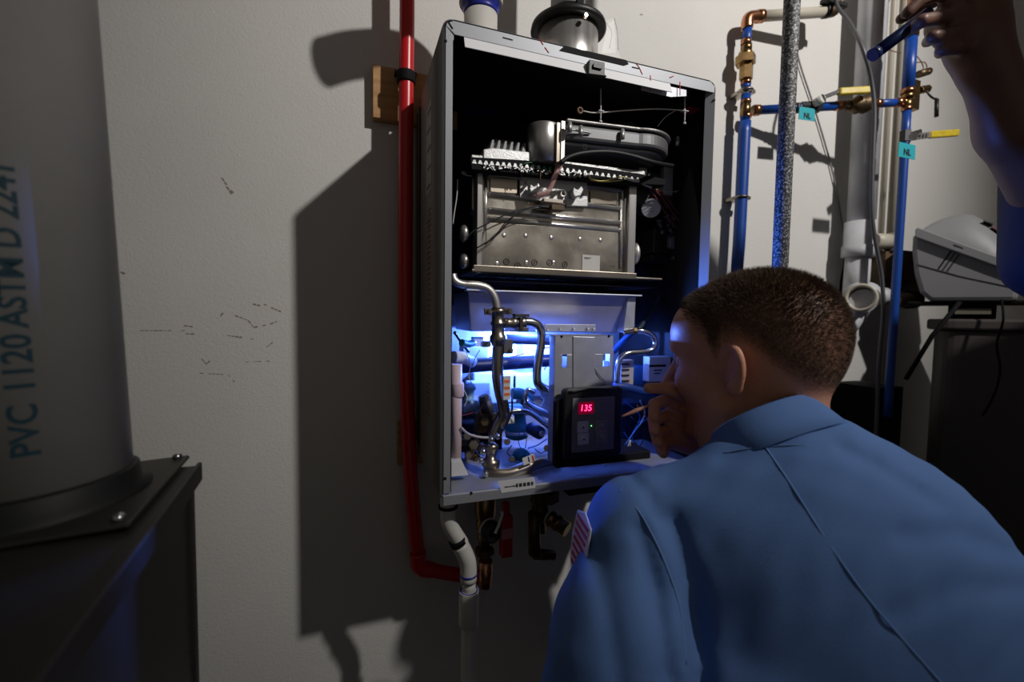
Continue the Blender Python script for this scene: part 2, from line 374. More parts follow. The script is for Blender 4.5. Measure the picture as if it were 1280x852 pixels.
cr = MB().tube([P(556, 33, yF-.0004), P(559, 27, yF-.0004), P(566, 25.5, yF-.0004)], .0008, 5).tube([P(561, 28, yF-.0004), P(566, 36, yF-.0004)], .0009, 5)
obj('corner_seam', cr, BLKM, case)
obj('back_panel', MB().box((.003, -.019, ZO+.003), (W-.003, -.014, ZO+H-.003)), LINER, case)
obj('lower_back_panel', MB().box((.006, -.023, ZO+.004), (W-.006, -.0192, ZO+.285)), BACKP, case)  # silver chosen to carry the bright torch glow
flo = MB().box((.002, -D+.002, ZO+.001), (W-.002, -.014, ZO+.004)); flo.box((.004, yF-.0016, ZO-.0105), (W-.004, yF+.0002, ZO+.004))
obj('bottom_pan', flo, CASE, case, bevel=.0006)
obj('screw_hole', MB().cyl(P(589, 616, yF-.0022), P(589, 616, yF-.001), .0022, 12), BLKM, case)
# side details: seams, labels (outer left face)
for yy in (-.045, -.075): obj('side_seam', MB().box((-.0012, yy-.002, ZO+.02), (.0005, yy+.002, ZO+H-.03)), BLKM, case)
lab = obj('rating_label', MB().box((-.0007, -.205, ZO+.46), (.0004, -.155, ZO+.60)), mat('grey_label', (.30, .29, .27), .6), case)
for k in range(13):
    obj('print_line', MB().box((-.0010, -.201+random.uniform(0, .006), ZO+.468+k*.0098), (-.0006, -.160-random.uniform(0, .012), ZO+.4725+k*.0098)), INK, case) if k in (0, 3, 6, 9, 12) else None
lr = MB()
for k in range(40): lr.box((-.0009, -.198, ZO+.10+k*.0085), (-.0003, -.160-random.uniform(0, .02), ZO+.1025+k*.0085))
o = obj('warning_print', lr, mat('dull_red_print', (.20, .04, .03), .6), case); o['kind'] = 'stuff'
# tag sticker with barcode on the bottom lip
a, b, c_, d_ = P(622, 601, yF-.0022), P(668, 596, yF-.0022), P(669.5, 609.5, yF-.0022), P(627, 616, yF-.0022)
st = MB().prism([a, b, c_, d_], (0, .0004, 0)); stk = obj('bottom_sticker', st, PAPER, case)
bc = MB(); o_ = a*.40+b*.60
for k in range(22):
    if k % 5 == 3: continue
    p = P(645+k*1.0, 606.5-k*.13, yF-.0026); bc.box((p.x, p.y, p.z-.0028), (p.x+.0007, p.y-.0002, p.z+.0028))
for k in range(12): p = P(631+k*1.15, 608.3-k*.14, yF-.0026); bc.box((p.x, p.y, p.z-.0012), (p.x+.0011*random.uniform(.5, 1), p.y-.0002, p.z+.0010*random.uniform(0, 1)))
obj('barcode', bc, INK, stk)

# ---- heat exchanger
def pbox(x0, y0, x1, y1, yp, dep, mb=None):
    a = P(x0, y0, yp); b = P(x1, y1, yp); mb = mb or MB(); return mb.box((a.x, yp, b.z), (b.x, yp+dep, a.z))
yE = -.205
HE = obj('heat_exchanger', pbox(601, 214, 790, 345, yE, .16), STEEL, H0, bevel=.002)
def on(px, py, dy=0): return P(px, py, yE+dy)
obj('side_rail', pbox(597, 208, 602.5, 341, yE-.010, .03), STEELB, HE, bevel=.001)
obj('side_rail', pbox(787, 228, 793, 348, yE-.010, .03), STEELB, HE, bevel=.001)
obj('bottom_flange', MB().box(on(590, 339, -.02), on(796, 351.5, .06)).box(on(592, 338, -.02), on(792, 342, -.01)), STEELD, HE, bevel=.001)
for y in (217, 242, 262, 273):   # pressed ribs
    obj('pressed_rib', MB().tube([on(611, y, -.002), on(775, y+(423-y)*.102, -.002)], .0042, 12, 0), STEELB, HE)
for x in (775.5, 781.5, 786): obj('end_rib', MB().tube([on(x, 237, -.001), on(x, 336, -.001)], .0028, 10, 0), STEELB, HE)
obj('end_rib', MB().tube([on(607, 217, -.001), on(607, 302, -.001)], .0028, 10, 0), STEELB, HE)
obj('front_plate', MB().prism([on(x, y, -.0035) for x, y in [(609, 278), (773, 287), (773, 341), (600, 336), (600, 310)]], (0, .003, 0)), STEEL, HE, bevel=.0008)
obj('upper_plate', MB().prism([on(x, y, -.004) for x, y in [(613, 222), (647, 224), (647, 242), (613, 240)]], (0, .003, 0)), mat('warm_steel', (.60, .52, .42), .35, 1), HE, bevel=.0008)  # paler, warmer steel than the other plates
obj('upper_plate', MB().prism([on(x, y, -.004) for x, y in [(738, 238), (771, 241), (771, 256), (738, 254)]], (0, .003, 0)), STEELD, HE, bevel=.0008)
for x, y in [(630, 294), (657, 294.5), (689, 297), (725, 298.5), (750.5, 300), (621, 329), (658, 328), (692, 328)]:
    obj('spot_weld', MB().ell(on(x, y, -.0035), ((1, 0, 0), (0, 1, 0), (0, 0, 1)), (.004, .0012, .004), 10, 6), STEELB, HE)
for x, y in [(633, 327), (647, 331.5), (668, 328), (687, 328), (706, 330.5)]:
    k = MB().ring(on(x, y, -.0040), (0, 1, 0), .0048, .0006, 20, 5); k.add(text_mb(random.choice(['8', 'B', 'R', '3', '6']), on(x, y, -.0042), (1, 0, 0), (0, 0, 1), .0075).v, [], False)
    obj('inspection_stamp', k, INK, HE)
    obj('stamp_letter', text_mb(random.choice(['8', 'B', 'R', '3', '6']), on(x, y, -.0040), (1, 0, 0), (0, 0, 1), .0070), INK, HE)
ql = obj('square_label', pbox(728, 318, 749.5, 342, yE-.0046, .0006), mat('pale_label', (.55, .53, .50), .6), HE)
pm = MB()
for k in range(3): p = P(730.5, 321.5+k*.9, yE-.005); pm.box(p, p+V(.014-.002*k, .0003, .0004))
obj('label_print', pm, INK, ql)
obj('embossed_text', text_mb('SUS', on(766, 333, -.0040), (1, 0, 0), (0, 0, 1), .007), STEELD, HE)
# electrode bracket plate
bp = obj('electrode_bracket', MB().prism([on(x, y, -.010) for x, y in [(650, 222), (655, 216), (672, 219), (710, 222), (734, 225), (735, 258), (709, 257), (708, 250), (680, 252), (650, 247)]], (0, .006, 0)), ALU, HE, bevel=.001)
obj('sight_glass', MB().lathe(on(702.5, 243, -.010), (0, -1, 0), [(0, .0058), (.006, .0058), (.006, .0032), (.002, .0030)], 20), STEELB, bp)
obj('sight_hole', MB().cyl(on(702.5, 243, -.0125), on(702.5, 243, -.010), .003, 16), BLKM, bp)
for x, y in [(654, 235), (692, 244), (730, 241), (660, 228)]:
    s_ = MB().hexn(on(x, y, -.017), on(x, y, -.010), .0030).cyl(on(x, y, -.0175), on(x, y, -.017), .0018, 10); obj('bolt', s_, STEELD, bp)
for x, y, q in [(668, 236, -1), (722, 240, 1)]:
    f = MB().prism([on(x+dx, y+dy, -.026) for dx, dy in [(-6, 0), (-5, -6), (0, -3), (5, -8), (8, -3), (4, 5), (-4, 6)]], (0, .012, 0)); obj('electrode_cap', f, ALU, bp, bevel=.0015)
cn = MB().box(on(680, 247, -.026), on(699, 257, -.010)); obj('white_connector', cn, mat('cream_connector', (.66, .58, .48), .5), bp, bevel=.001)
obj('brown_connector', MB().box(on(690, 255, -.030), on(700, 266, -.012)), PLYW, bp, bevel=.001)
obj('black_boot', MB().box(on(672, 256, -.020), on(692, 263, -.008)), BLK, bp, bevel=.002)
obj('clear_drain_tube', MB().tube([on(700, 206, -.040), on(692, 224, -.036), on(684, 240, -.030), on(670, 244, -.022)], .0045, 14), CLEAR, bp)
# toothed burner gasket row on the top edge
g = MB(); gp = []
TEE = [(590 + k*7.3, 199 + k*.62) for k in range(33)]
bas = obj('burner_flange', MB().prism([on(588, 196, -.028), on(700, 203, -.028), on(800, 217, -.028), on(832, 224, -.028), on(832, 231, -.028), on(790, 229, -.028), on(590, 211, -.028)], (0, .18, 0)), BLKM, HE)
obj('burner_top_plate', MB().prism([on(590, 193.5, -.024), on(700, 201, -.024), on(806, 214, -.024), on(806, 219, -.024), on(700, 208, -.024), on(590, 198, -.024)], (0, .17, 0)), ALU, HE)
for k, (x, y) in enumerate(TEE[:29]):
    c0 = on(x+3, y+3.0+(.35*max(0, k-15)), -.029); t = MB().prism([c0+V(-.0042, 0, -.003), c0+V(-.0016, 0, .0032), c0+V(.0016, 0, .0032), c0+V(.0042, 0, -.003)], (0, .012, 0))
    obj('gasket_tooth', t, ALU if k not in (12, 13) else GREEN, bas, bevel=.0004)
cr = MB()
for k in range(60):
    x = 600+random.random()*140; y = 205+random.random()*5+(x-600)*.085; p = on(x, y, -.031); cr.obox(p, ((1, 0, random.uniform(-1, 1)), (0, 1, 0), (random.uniform(-1, 1)*.5, 0, 1)), (random.uniform(.001, .003), .001, random.uniform(.0006, .0014)))
o = obj('gasket_debris', cr, ALU, bas); o['kind'] = 'stuff'
# finned aluminium burner door
fd = obj('burner_casting', MB().prism([on(x, y, -.026) for x, y in [(604, 196), (604, 186), (616, 184), (665, 190), (674, 194), (682, 202), (700, 204), (701, 208), (604, 199)]], (0, .14, 0)), ALU, HE, bevel=.002)
for k in range(7):
    x = 614+8.0*k; f = MB().prism([on(x-2.4, 186+k*.7, -.022), on(x+1.0, 174+k*.9, -.012), on(x+4.0, 174.3+k*.9, -.012), on(x+3.0, 187+k*.7, -.022)], (0, .09, 0)); obj('cooling_fin', f, ALU, fd, bevel=.0012)
obj('fin_back', MB().prism([on(x, y, .012) for x, y in [(614, 186), (619, 173.5), (664, 179), (670, 192)]], (0, .05, 0)), DARKG, fd)
# flue duct and fan scroll
du = obj('inlet_duct', MB().lathe(P(679, 199, -.225), (0, 0, 1), [(-.01, .0265), (.050, .0265), (.052, .025)], 36), STEELB, H0)
obj('duct_flange', pbox(696, 152, 700.5, 203, -.255, .08), STEELD, du, bevel=.001)
obj('duct_flange', pbox(701.5, 150, 706, 204, -.257, .08), STEELB, du, bevel=.001)
FX = P(788, 180, -.208); fan = thing('_f', FX, None, None); bpy.data.objects.remove(fan)
def scroll(sx, zz0, zz1, grow=0):
    pts = []
    for k in range(40):
        a = -math.pi*.62 + k*(math.pi*1.35)/39; r = .062+grow-.0035*k/39; pts.append(V(FX.x+.002+r*math.cos(a)*1.05, FX.y+r*math.sin(a), 0))
    pts += [V(P(706, 170, -.25).x, FX.y+.045, 0), V(P(706, 170, -.25).x, FX.y-.045-grow, 0)]
    z0 = FX.z+zz0; return MB().prism([p+V(0, 0, z0) for p in pts], (0, 0, zz1-zz0))
fb = obj('fan_scroll', scroll(1, -.027, -.003), mat('fan_aluminium', (.17, .17, .175), .42, .5), H0, bevel=.005)
obj('scroll_rim', scroll(1, -.0015, .003, .004), STEELB, fb, bevel=.002)
obj('scroll_lower', scroll(1, -.033, -.0275, -.010), mat('fan_aluminium_low', (.3, .3, .31), .42, .6), fb, bevel=.004)
obj('fan_motor', MB().cyl(V(FX.x-.015, FX.y+.01, FX.z+.003), V(FX.x-.015, FX.y+.01, FX.z+.030), .028, 28), DARKG, fb)
for px, py in [(778, 169), (847, 178), (712, 160), (726, 165)]:
    p = P(px, py, -.268 if px < 800 else -.225); obj('screw_boss', MB().cyl(p+V(0, 0, -.006), p+V(0, 0, .007), .0038, 12).hexn(p+V(0, 0, .007), p+V(0, 0, .010), .003), ALU, fb)
obj('foil_tape', MB().box(P(707, 161, -.262), P(738, 166, -.258)), STEELB, fb, bevel=.001)
obj('scroll_stamp', MB().ring(P(731, 183.5, -.2545), (0, 1, 0), .004, .0006, 18, 5), INK, fb)
obj('air_hose', MB().tube([P(700, 204, -.276), P(712, 196, -.277), P(732, 191, -.277), P(762, 190, -.276), P(790, 195, -.272), P(822, 204, -.262), P(858, 209.5, -.19), P(866, 210, -.16)], .0037, 12), RUB, H0)
# hanging sensor cord, ties, red connector in the dark top
sn = obj('sensor_cord', MB().tube([P(728, 138.5, -.258), P(745, 141, -.258), P(780, 138, -.258), P(820, 136, -.258), P(856, 138, -.258)], .0011, 8).tube([P(846, 137, -.258), P(832, 146, -.235), P(822, 158, -.22)], .0006, 6), WIREW, H0)
obj('sensor_grommet', MB().ring(P(725, 138, -.258), (0, 1, 0), .0042, .0016, 18, 7).cyl(P(725, 138, -.257), P(725, 138, -.248), .0036, 14), WIREBR, sn)
for x, y0, y1 in [(751, 111, 153), (856, 116, 155)]:
    t = MB().tube([P(x, y0, -.262), P(x, (y0+y1)/2+3, -.264), P(x-.3, y1-3, -.262)], .0012, 8).ell(P(x-.3, y1-1, -.262), ((1, 0, 0), (0, 1, 0), (0, 0, 1)), (.0032, .0025, .0022), 10, 6); t.box(P(x-2, 137, -.266), P(x+2, 141, -.260))
    obj('cable_tie', t, WHT, sn)
obj('red_connector', MB().box(P(861, 134, -.258), P(871, 144, -.235)).box(P(872, 134.5, -.258), P(882, 145, -.235)), mat('red_plug', (.28, .02, .03), .4), H0, bevel=.001)
obj('liner_screw', MB().ell(P(575, 132, -.03), ((1, 0, 0), (0, 1, 0), (0, 0, 1)), (.003, .002, .003), 10, 6), STEELD, H0)
# left-hand clips beside the exchanger
k = obj('side_bracket', MB().box(P(577, 213, -.20), P(585, 227, -.17)).box(P(578, 216, -.206), P(582, 220, -.20)), STEELD, H0, bevel=.001)
obj('side_channel', MB().box(P(590, 212, -.19), P(597, 270, -.15)), STEELD, H0, bevel=.002)
for y0, y1 in [(281, 303), (317, 336)]:
    obj('end_tank_bolt', MB().ell((P(580, (y0+y1)/2, -.19)), ((1, 0, 0), (0, 1, 0), (0, 0, 1)), (.0085, .012, rad(y1-y0, P(580, 300, -.19))), 16, 10), STEELB, H0)
obj('end_boss', MB().ell(P(793, 317, -.185), ((1, 0, 0), (0, 1, 0), (0, 0, 1)), (.009, .015, .021), 18, 12), STEELB, H0)
def wire(pts, y, r, m, name='wire', par=None):
    return obj(name, MB().tube([P(p[0], p[1], p[2] if len(p) > 2 else y) for p in pts], r, 7), m, par or H0)
wire([(572, 224), (571, 245), (568, 265), (566, 280)], -.20, .0011, WIREW)
wire([(676, 258), (650, 264), (640, 272), (625, 290), (612, 300), (596, 310)], -.228, .0011, WIREK)
wire([(676, 259), (655, 263), (634, 276), (618, 296), (606, 305)], -.232, .0010, WIREK)
wire([(676, 256), (640, 265), (610, 279), (590, 290), (581, 302)], -.225, .0011, WIREK)
wire([(651, 206), (652, 226)], -.236, .0007, WIREK); wire([(676, 210), (675, 232)], -.236, .0007, WIREBR)
wire([(654, 205), (664, 203), (672, 210)], -.236, .0008, GREEN)
# right-hand harness, gas valve and motor parts
wire([(736, 222), (748, 226), (760, 225), (775, 221), (785, 223)], -.238, .0012, WIREY); wire([(738, 225), (756, 227), (778, 225)], -.236, .0010, WIREY)
obj('loom_wrap', MB().tube([P(783, 223, -.237), P(800, 228, -.23), P(814, 234, -.22)], .0024, 10), WIREW, H0)
wire([(814, 234), (830, 237), (850, 241), (864, 244)], -.20, .0008, WIREY); wire([(864, 243), (862, 225), (861, 205), (866, 180), (867, 168)], -.19, .0008, WIREBR)
wire([(867, 245), (867, 230), (865, 210), (864, 190)], -.188, .0010, WIREBR); wire([(814, 234), (826, 245), (838, 262), (852, 280)], -.21, .0010, WIRER); wire([(816, 235), (832, 246), (846, 265), (862, 286)], -.208, .0010, WIRER)
wire([(812, 236), (822, 250), (834, 270), (846, 282)], -.206, .0009, WIRER); wire([(866, 252), (862, 275), (863, 284)], -.18, .0009, WIREBR); wire([(844, 325), (848, 340), (858, 352), (864, 362)], -.19, .0008, WIREY)
wire([(818, 236), (836, 240), (852, 238), (864, 241)], -.205, .0007, WIREW)
mo = obj('water_motor', MB().box(P(797, 212, -.19), P(842, 275, -.10)), DARKG, H0, bevel=.004)
ml = obj('round_motor_label', MB().cyl(P(814, 260, -.1945), P(814, 260, -.19), rad(23, P(814, 260, -.19)), 28), mat('motor_label', (.5, .5, .55), .5), mo)
t_ = MB()
for q in range(4): c0 = P(808+q*1.2, 252+q*4, -.1947); t_.box(c0+V(-.001, 0, -.0006), c0+V(.008+.002*(q % 2), -.0003, .0006))
obj('label_print', t_, INK, ml)
for x, y0, y1 in [(801.5, 209, 226), (833, 208, 246)]: obj('blue_lit_strap', MB().box(P(x-2.5, y0, -.205), P(x+2.8, y1, -.194)), GALV, mo, bevel=.0005)
obj('motor_plate', MB().box(P(838, 211, -.185), P(856, 250, -.17)), DARKG, mo, bevel=.001)
cl = MB()
for k in range(26):
    x, y = random.uniform(822, 846), random.uniform(258, 298); p = P(x, y, random.uniform(-.20, -.185)); cl.obox(p, ((1, 0, random.uniform(-.6, .6)), (0, 1, 0), (0, 0, 1)), (random.uniform(.001, .004), .003, random.uniform(.001, .003)))
for k in range(6):
    p = P(random.uniform(826, 846), random.uniform(262, 296), -.20); obj('valve_screw', MB().hexn(p, p+V(0, .004, 0), .0026), STEELB, mo)
o = obj('valve_fittings', cl, GREYP, mo); o['kind'] = 'stuff'
vb = obj('gas_valve', MB().box(P(818, 285, -.19), P(850, 325, -.12)).box(P(815, 318, -.185), P(842, 332, -.13)), BLK, H0, bevel=.002)
obj('valve_actuator', MB().prism([P(x, y, -.20) for x, y in [(838, 297), (845, 293), (852, 295), (858, 299), (870, 300), (870, 310), (858, 311), (851, 314), (843, 311), (838, 308)]], (0, .012, 0)), mat('slate_grey_metal', (.20, .21, .25), .45, .4), vb, bevel=.0015)
obj('actuator_screw', MB().cyl(P(850, 303.5, -.2015), P(850, 303.5, -.20), .0018, 10), BLKM, vb)
obj('valve_plug', MB().box(P(842, 320, -.20), P(851, 326, -.19)), STEELD, vb, bevel=.0008)
obj('vent_hose', MB().tube([P(826, 332, -.15), P(828, 352, -.15), P(822, 376, -.16), P(808, 398, -.18), P(797, 413, -.2)], .0042, 12), mat('dark_hose', (.03, .04, .06), .4), H0)
wire([(866, 250), (880, 250), (882, 246)], -.22, .0012, STEELD, 'wire_clip')
# ---- secondary exchanger pan
pn = MB(); q = [P(585, 364, -.20), P(794, 369, -.20), P(778, 416, -.175), P(588, 414, -.175)]
pn.prism(q, (0, .12, 0)); PANO = obj('condensate_pan', pn, PAN, H0, bevel=.002)
obj('pan_rim', MB().box(P(583, 361, -.213), P(796, 371, -.195)), GALV, PANO, bevel=.0012)
obj('pan_end', MB().prism([P(x, y, -.202) for x, y in [(785, 371), (795, 370), (793, 411), (779, 415)]], (0, .02, 0)), GALV, PANO, bevel=.001)
obj('dark_gap_box', MB().box(P(602, 351, -.185), P(790, 362, -.10)), DARKG, H0, bevel=.003)  # dark grey box in the gap between exchanger and pan
# ---- lower bay
def tb(pts, wpx, m, name, par=None, y=-.15, n=16, sub=6, **k):
    pp = [P(p[0], p[1], p[2] if len(p) > 2 else y) for p in pts]; return obj(name, MB().tube(pp, rad(wpx, pp[0]), n, sub), m, par or H0, **k)
main = tb([(566, 343, -.235), (568, 350, -.237), (577, 355, -.238), (597, 356.5, -.238), (610, 361, -.238), (618, 371, -.238), (622, 386, -.238)], 10.5, STEELB, 'hot_water_pipe')
yM = -.238
vm = MB(); a = P(622.5, 384, yM); b = P(622.5, 432, yM)
vm.lathe(a, b-a, [(0, .0085), (.004, .0125), (.008, .0125), (.011, .0100), (.022, .0100), (.024, .0120), (.027, .0120), (.030, .0100), (.042, .0104), (.046, .0135), (.054, .0135), (.058, .0105), ((b-a).length, .0105)], 24)
mv = obj('brass_manifold', vm, STEELD, H0)
for x, y in [(611, 389.5), (636, 389), (609, 430), (637, 437)]:
    p = P(x, y, yM); obj('flange_bolt', MB().hexn(p+V(0, -.010, 0), p+V(0, .004, 0), .0040).cyl(p+V(0, -.011, 0), p+V(0, -.010, 0), .0022, 10).obox(p+V(0, .004, 0), ((1, 0, 0), (0, 1, 0), (0, 0, 1)), (.006, .002, .005)), STEELD, mv)
sb = MB(); a = P(630, 404, yM); b = P(656, 403, yM); sb.lathe(a, b-a, [(0, .0075), (.006, .0090), (.010, .0078), (.014, .0098), (.019, .0098), (.021, .0080), ((b-a).length-.004, .0100), ((b-a).length, .0100)], 20)
obj('side_outlet', sb, STEELD, mv)
obj('retaining_clip', MB().box(P(644, 392, yM-.008), P(658, 396, yM+.006)).box(P(650, 396, yM-.010), P(653, 412, yM-.006)), DARKG, mv, bevel=.0006)
obj('clip_block', MB().box(P(647, 409, yM-.008), P(657, 414.5, yM+.006)).box(P(630, 424, yM-.006), P(637, 441, yM+.01)), GREYP, mv, bevel=.0008)
tb([(623, 430, -.236), (622, 450, -.236), (622, 470, -.236), (625, 490, -.234), (629, 506, -.232), (630, 520, -.228), (624, 530, -.22)], 14.5, STEELD, 'supply_pipe')
tb([(655, 402, -.238), (664, 402.5, -.238), (673, 407, -.238), (677, 418, -.238), (676, 432, -.238), (673, 450, -.237), (671, 468, -.236), (673, 480, -.235), (682, 486, -.232), (696, 492, -.225)], 11, CHROME, 'bypass_pipe')
ps = obj('pipe_sticker', MB().box(P(629.5, 470, -.252), P(637.5, 499, -.2505)), PAPER, H0)
for k in range(3): obj('orange_print', MB().box(P(630.5, 475+k*8, -.2526), P(637, 478+k*8, -.252)), ORI, ps)
tb([(569, 459, -.13), (600, 456.5, -.13), (650, 453, -.13), (706, 449, -.13)], 17, BLUED, 'cross_pipe')
tb([(618, 423, -.12), (650, 424, -.12), (704, 426, -.12)], 13, mat('blue_grey_pipe', (.12, .14, .18), .35, .7), 'upper_cross_pipe')  # dark blue-grey metal
# white column and foot at the left
cw = obj('drain_column', MB().tube([P(571, 455, -.225), P(570.5, 520, -.225), P(570, 585, -.225)], .0085, 16, 0).lathe(P(572, 487, -.225), (0, 0, 1), [(-.012, .0087), (-.009, .0102), (.009, .0102), (.012, .0087)], 18), PINK, H0)
ft = MB().prism([P(x, y, -.245) for x, y in [(564, 577), (577, 575), (586, 594), (564, 596)]], (0, .03, 0)); obj('drain_foot', ft, WHT, cw, bevel=.001)
obj('lower_left_pipe', MB().tube([P(567, 446, -.2), P(580, 447, -.19), P(590, 452, -.16)], .010, 14), WHT, H0)
# housings at the back, painted white for the blown-out torch glow; harness plugs
for x0, y0, x1, y1, yy in [(586, 478, 608, 505, -.08), (578, 432, 606, 447, -.09), (592, 466, 640, 500, -.05), (640, 468, 668, 486, -.05), (608, 430, 640, 444, -.05), (672, 458, 694, 480, -.06), (655, 430, 690, 446, -.045)]:
    obj('white_housing', MB().box(P(x0, y0, yy), P(x1, y1, yy+.03)), WHT, H0, bevel=.003)
for x0, y0, x1, y1, yy in [(591, 421, 602, 432, -.16), (603, 427, 607, 433, -.2), (633, 520, 640, 527, -.2), (655, 512, 668, 517, -.14)]:
    obj('harness_plug', MB().box(P(x0, y0, yy), P(x1, y1, yy+.012)), WHT, H0, bevel=.0008)
obj('flow_sensor', MB().lathe(P(586, 512, -.16), P(586, 476, -.16)-P(586, 512, -.16), [(0, .013), (.010, .017), (.018, .017), (.020, .010), (.034, .010), (.036, .013), (.044, .012), (.048, .006)], 20), mat('blue_tinted_plastic', (.16, .32, .45), .35), H0)
obj('sensor_branch', MB().tube([P(578, 510, -.17), P(592, 505, -.17), P(600, 510, -.165)], .009, 14), mat('pale_blue_plastic', (.2, .35, .5), .35), H0)
tb([(577, 428, -.20), (585, 430, -.19), (592, 428, -.18)], 9, TEALD, 'teal_fitting'); tb([(568, 415, -.2), (575, 425, -.19), (586, 440, -.18)], 4, WIREK, 'black_wire')
pump = obj('circulation_pump', MB().lathe(P(646, 548, -.12), P(646, 500, -.12)-P(646, 548, -.12), [(0, .014), (.004, .022), (.026, .023), (.030, .018), (.046, .017), (.050, .022), (.062, .022), (.066, .012)], 26), TEALD, H0)
for y in (508, 538): obj('pump_band', MB().lathe(P(646, y+3, -.12), (0, 0, 1), [(0, .0235), (.006, .0235)], 26), STEELB, pump)
tb([(655, 500, -.19), (664, 508, -.19), (680, 515, -.19), (702, 525, -.18)], 13, CHROME, 'return_pipe')
tb([(622, 517, -.2), (650, 513, -.2), (664, 516, -.2), (680, 528, -.2), (690, 538, -.2), (692, 556, -.2), (691, 576, -.2)], 7.5, CHROME, 'thin_copper_line')
tb([(668, 490, -.2), (660, 487, -.2), (656, 496, -.2), (658, 506, -.19)], 6, CHROME, 'thin_copper_line')
dc = obj('drain_cock', MB().cyl(P(664, 535, -.17), P(675, 541, -.20), .0115, 20), mat('navy_plastic', (.01, .03, .10), .4), H0)
obj('cock_bolt', MB().cyl(P(675, 541, -.201), P(678, 542, -.212), .005, 14).hexn(P(677, 542, -.212), P(678, 542.5, -.218), .0035), CHROME, dc)
tb([(608, 588, -.225), (618, 591, -.235), (634, 591.5, -.24), (650, 587, -.24), (668, 579.5, -.235), (698, 572, -.22)], 16, STEELD, 'inlet_elbow_pipe')
fs = obj('filter_fitting', MB().lathe(P(613, 585, -.225), P(615, 546, -.222)-P(613, 585, -.225), [(0, .012), (.006, .015), (.014, .015), (.016, .009), (.030, .009), (.032, .0115), (.038, .0115), (.042, .006)], 20), STEELD, H0)
for x, y in [(601, 575), (604, 564), (614, 549), (622, 545), (607, 592)]:
    p = P(x, y, -.243); obj('fitting_knob', MB().ell(p, ((1, 0, 0), (0, 1, 0), (0, 0, 1)), (.0055, .006, .0055), 12, 8), CHROME, fs)
wire([(576, 534), (585, 542), (598, 546), (612, 547)], -.235, .0022, mat('pale_hose', (.35, .33, .32), .4), 'drain_hose')
bs = obj('pipe_sticker', MB().obox(P(661, 574, -.256), ((1, .1, .25), (0, 1, 0), (-.25, 0, 1)), (.011, .0006, .006)), PAPER, H0)
for k, mm in enumerate((REDI, INK, REDI)): obj('print_band', MB().obox(P(655.5+k*5.5, 575.5-k*1.6, -.2568), ((1, 0, .25), (0, 1, 0), (-.25, 0, 1)), (.0010, .0004, .0045)), mm, bs)
wire([(640, 498), (640, 512), (637, 522), (630, 536), (620, 548)], -.245, .0016, WIREK, 'black_wire'); wire([(641, 528), (640, 522)], -.246, .003, WHT, 'harness_plug')
for pts, y, r, m_ in [([(583, 440), (588, 455), (586, 470), (590, 480)], -.2, .0008, WIREW), ([(600, 437), (594, 447), (590, 458)], -.18, .0007, WIREK),
    ([(640, 446), (660, 440), (676, 436), (692, 433)], -.1, .0014, WIRER), ([(644, 449), (664, 442), (690, 428)], -.1, .0010, WIREW), ([(655, 535), (648, 545), (650, 558), (656, 560), (658, 548), (654, 540)], -.21, .0006, WIREK),
    ([(575, 520), (590, 516), (600, 512), (612, 505)], -.2, .0008, WIRER), ([(600, 512), (606, 524), (612, 530)], -.21, .0010, WIRER), ([(680, 462), (688, 452), (696, 450)], -.12, .0012, WIREB),
    ([(674, 485), (676, 495), (680, 500), (675, 508)], -.18, .0010, WIREW), ([(660, 560), (672, 556), (684, 548)], -.15, .0012, WIREB), ([(640, 556), (634, 566), (645, 572), (652, 566)], -.17, .0009, WIREK),
    ([(580, 487), (584, 498), (580, 508)], -.2, .0008, WIREW), ([(668, 560), (676, 566), (684, 562), (690, 566)], -.18, .0012, WIREW), ([(600, 530), (596, 540), (604, 548)], -.2, .0014, WIREK), ([(606, 524), (600, 515), (604, 505)], -.21, .0012, WIREBR),
    ([(780, 500), (800, 520), (790, 545), (800, 560)], -.15, .0012, WIREB), ([(788, 520), (806, 540), (796, 565)], -.17, .0010, WIREK), ([(778, 560), (800, 530), (812, 522)], -.19, .0012, WIREB), ([(780, 540), (792, 555), (812, 565)], -.14, .0014, WIREB),
    ([(796, 506), (812, 528), (822, 560)], -.18, .0010, WIREBR), ([(770, 566), (786, 574), (804, 574)], -.19, .0012, WIREW), ([(800, 500), (806, 516), (800, 530)], -.16, .0014, WIREW), ([(784, 560), (788, 550), (786, 572)], -.2, .0012, WIREW)]:
    wire(pts, y, r, m_)
for x, y in [(584, 560), (592, 570), (590, 548), (575, 548), (600, 558), (786, 575), (812, 572), (780, 590)]:
    p = P(x, y, -.13); obj('brass_fitting', MB().hexn(p, p+V(0, -.02, 0), .010).cyl(p+V(0, -.02, 0), p+V(0, -.028, 0), .006, 14), BRASSD, H0)
obj('dark_backing', MB().box(P(578, 528, -.10), P(628, 582, -.10)+V(0, .06, 0)), BLKM, H0, bevel=.004)  # black box added as a dark background behind the fittings
tb([(630, 516, -.225), (622, 530, -.222), (616, 545, -.222)], 13, STEELD, 'supply_pipe_lower')
obj('brass_block', MB().box(P(596, 518, -.20), P(616, 536, -.18)).hexn(P(606, 527, -.20), P(606, 527, -.214), .008), BRASSD, H0, bevel=.0015)
obj('sensor_body', MB().cyl(P(606, 498, -.19), P(612, 520, -.19), .011, 18).hexn(P(604, 494, -.19), P(606, 500, -.19), .009), DARKG, H0)
obj('teal_elbow', MB().tube([P(640, 492, -.17), P(652, 492, -.17), P(660, 500, -.165), P(660, 514, -.16)], .010, 14), TEALD, H0)
obj('teal_cap', MB().lathe(P(650, 570, -.16), (0, -1, 0), [(0, .016), (.012, .016), (.016, .010), (.022, .009)], 20), TEALD, H0)
obj('cable_clip', MB().box(P(668, 486, -.20), P(674, 494, -.195)), WHT, H0, bevel=.0008)
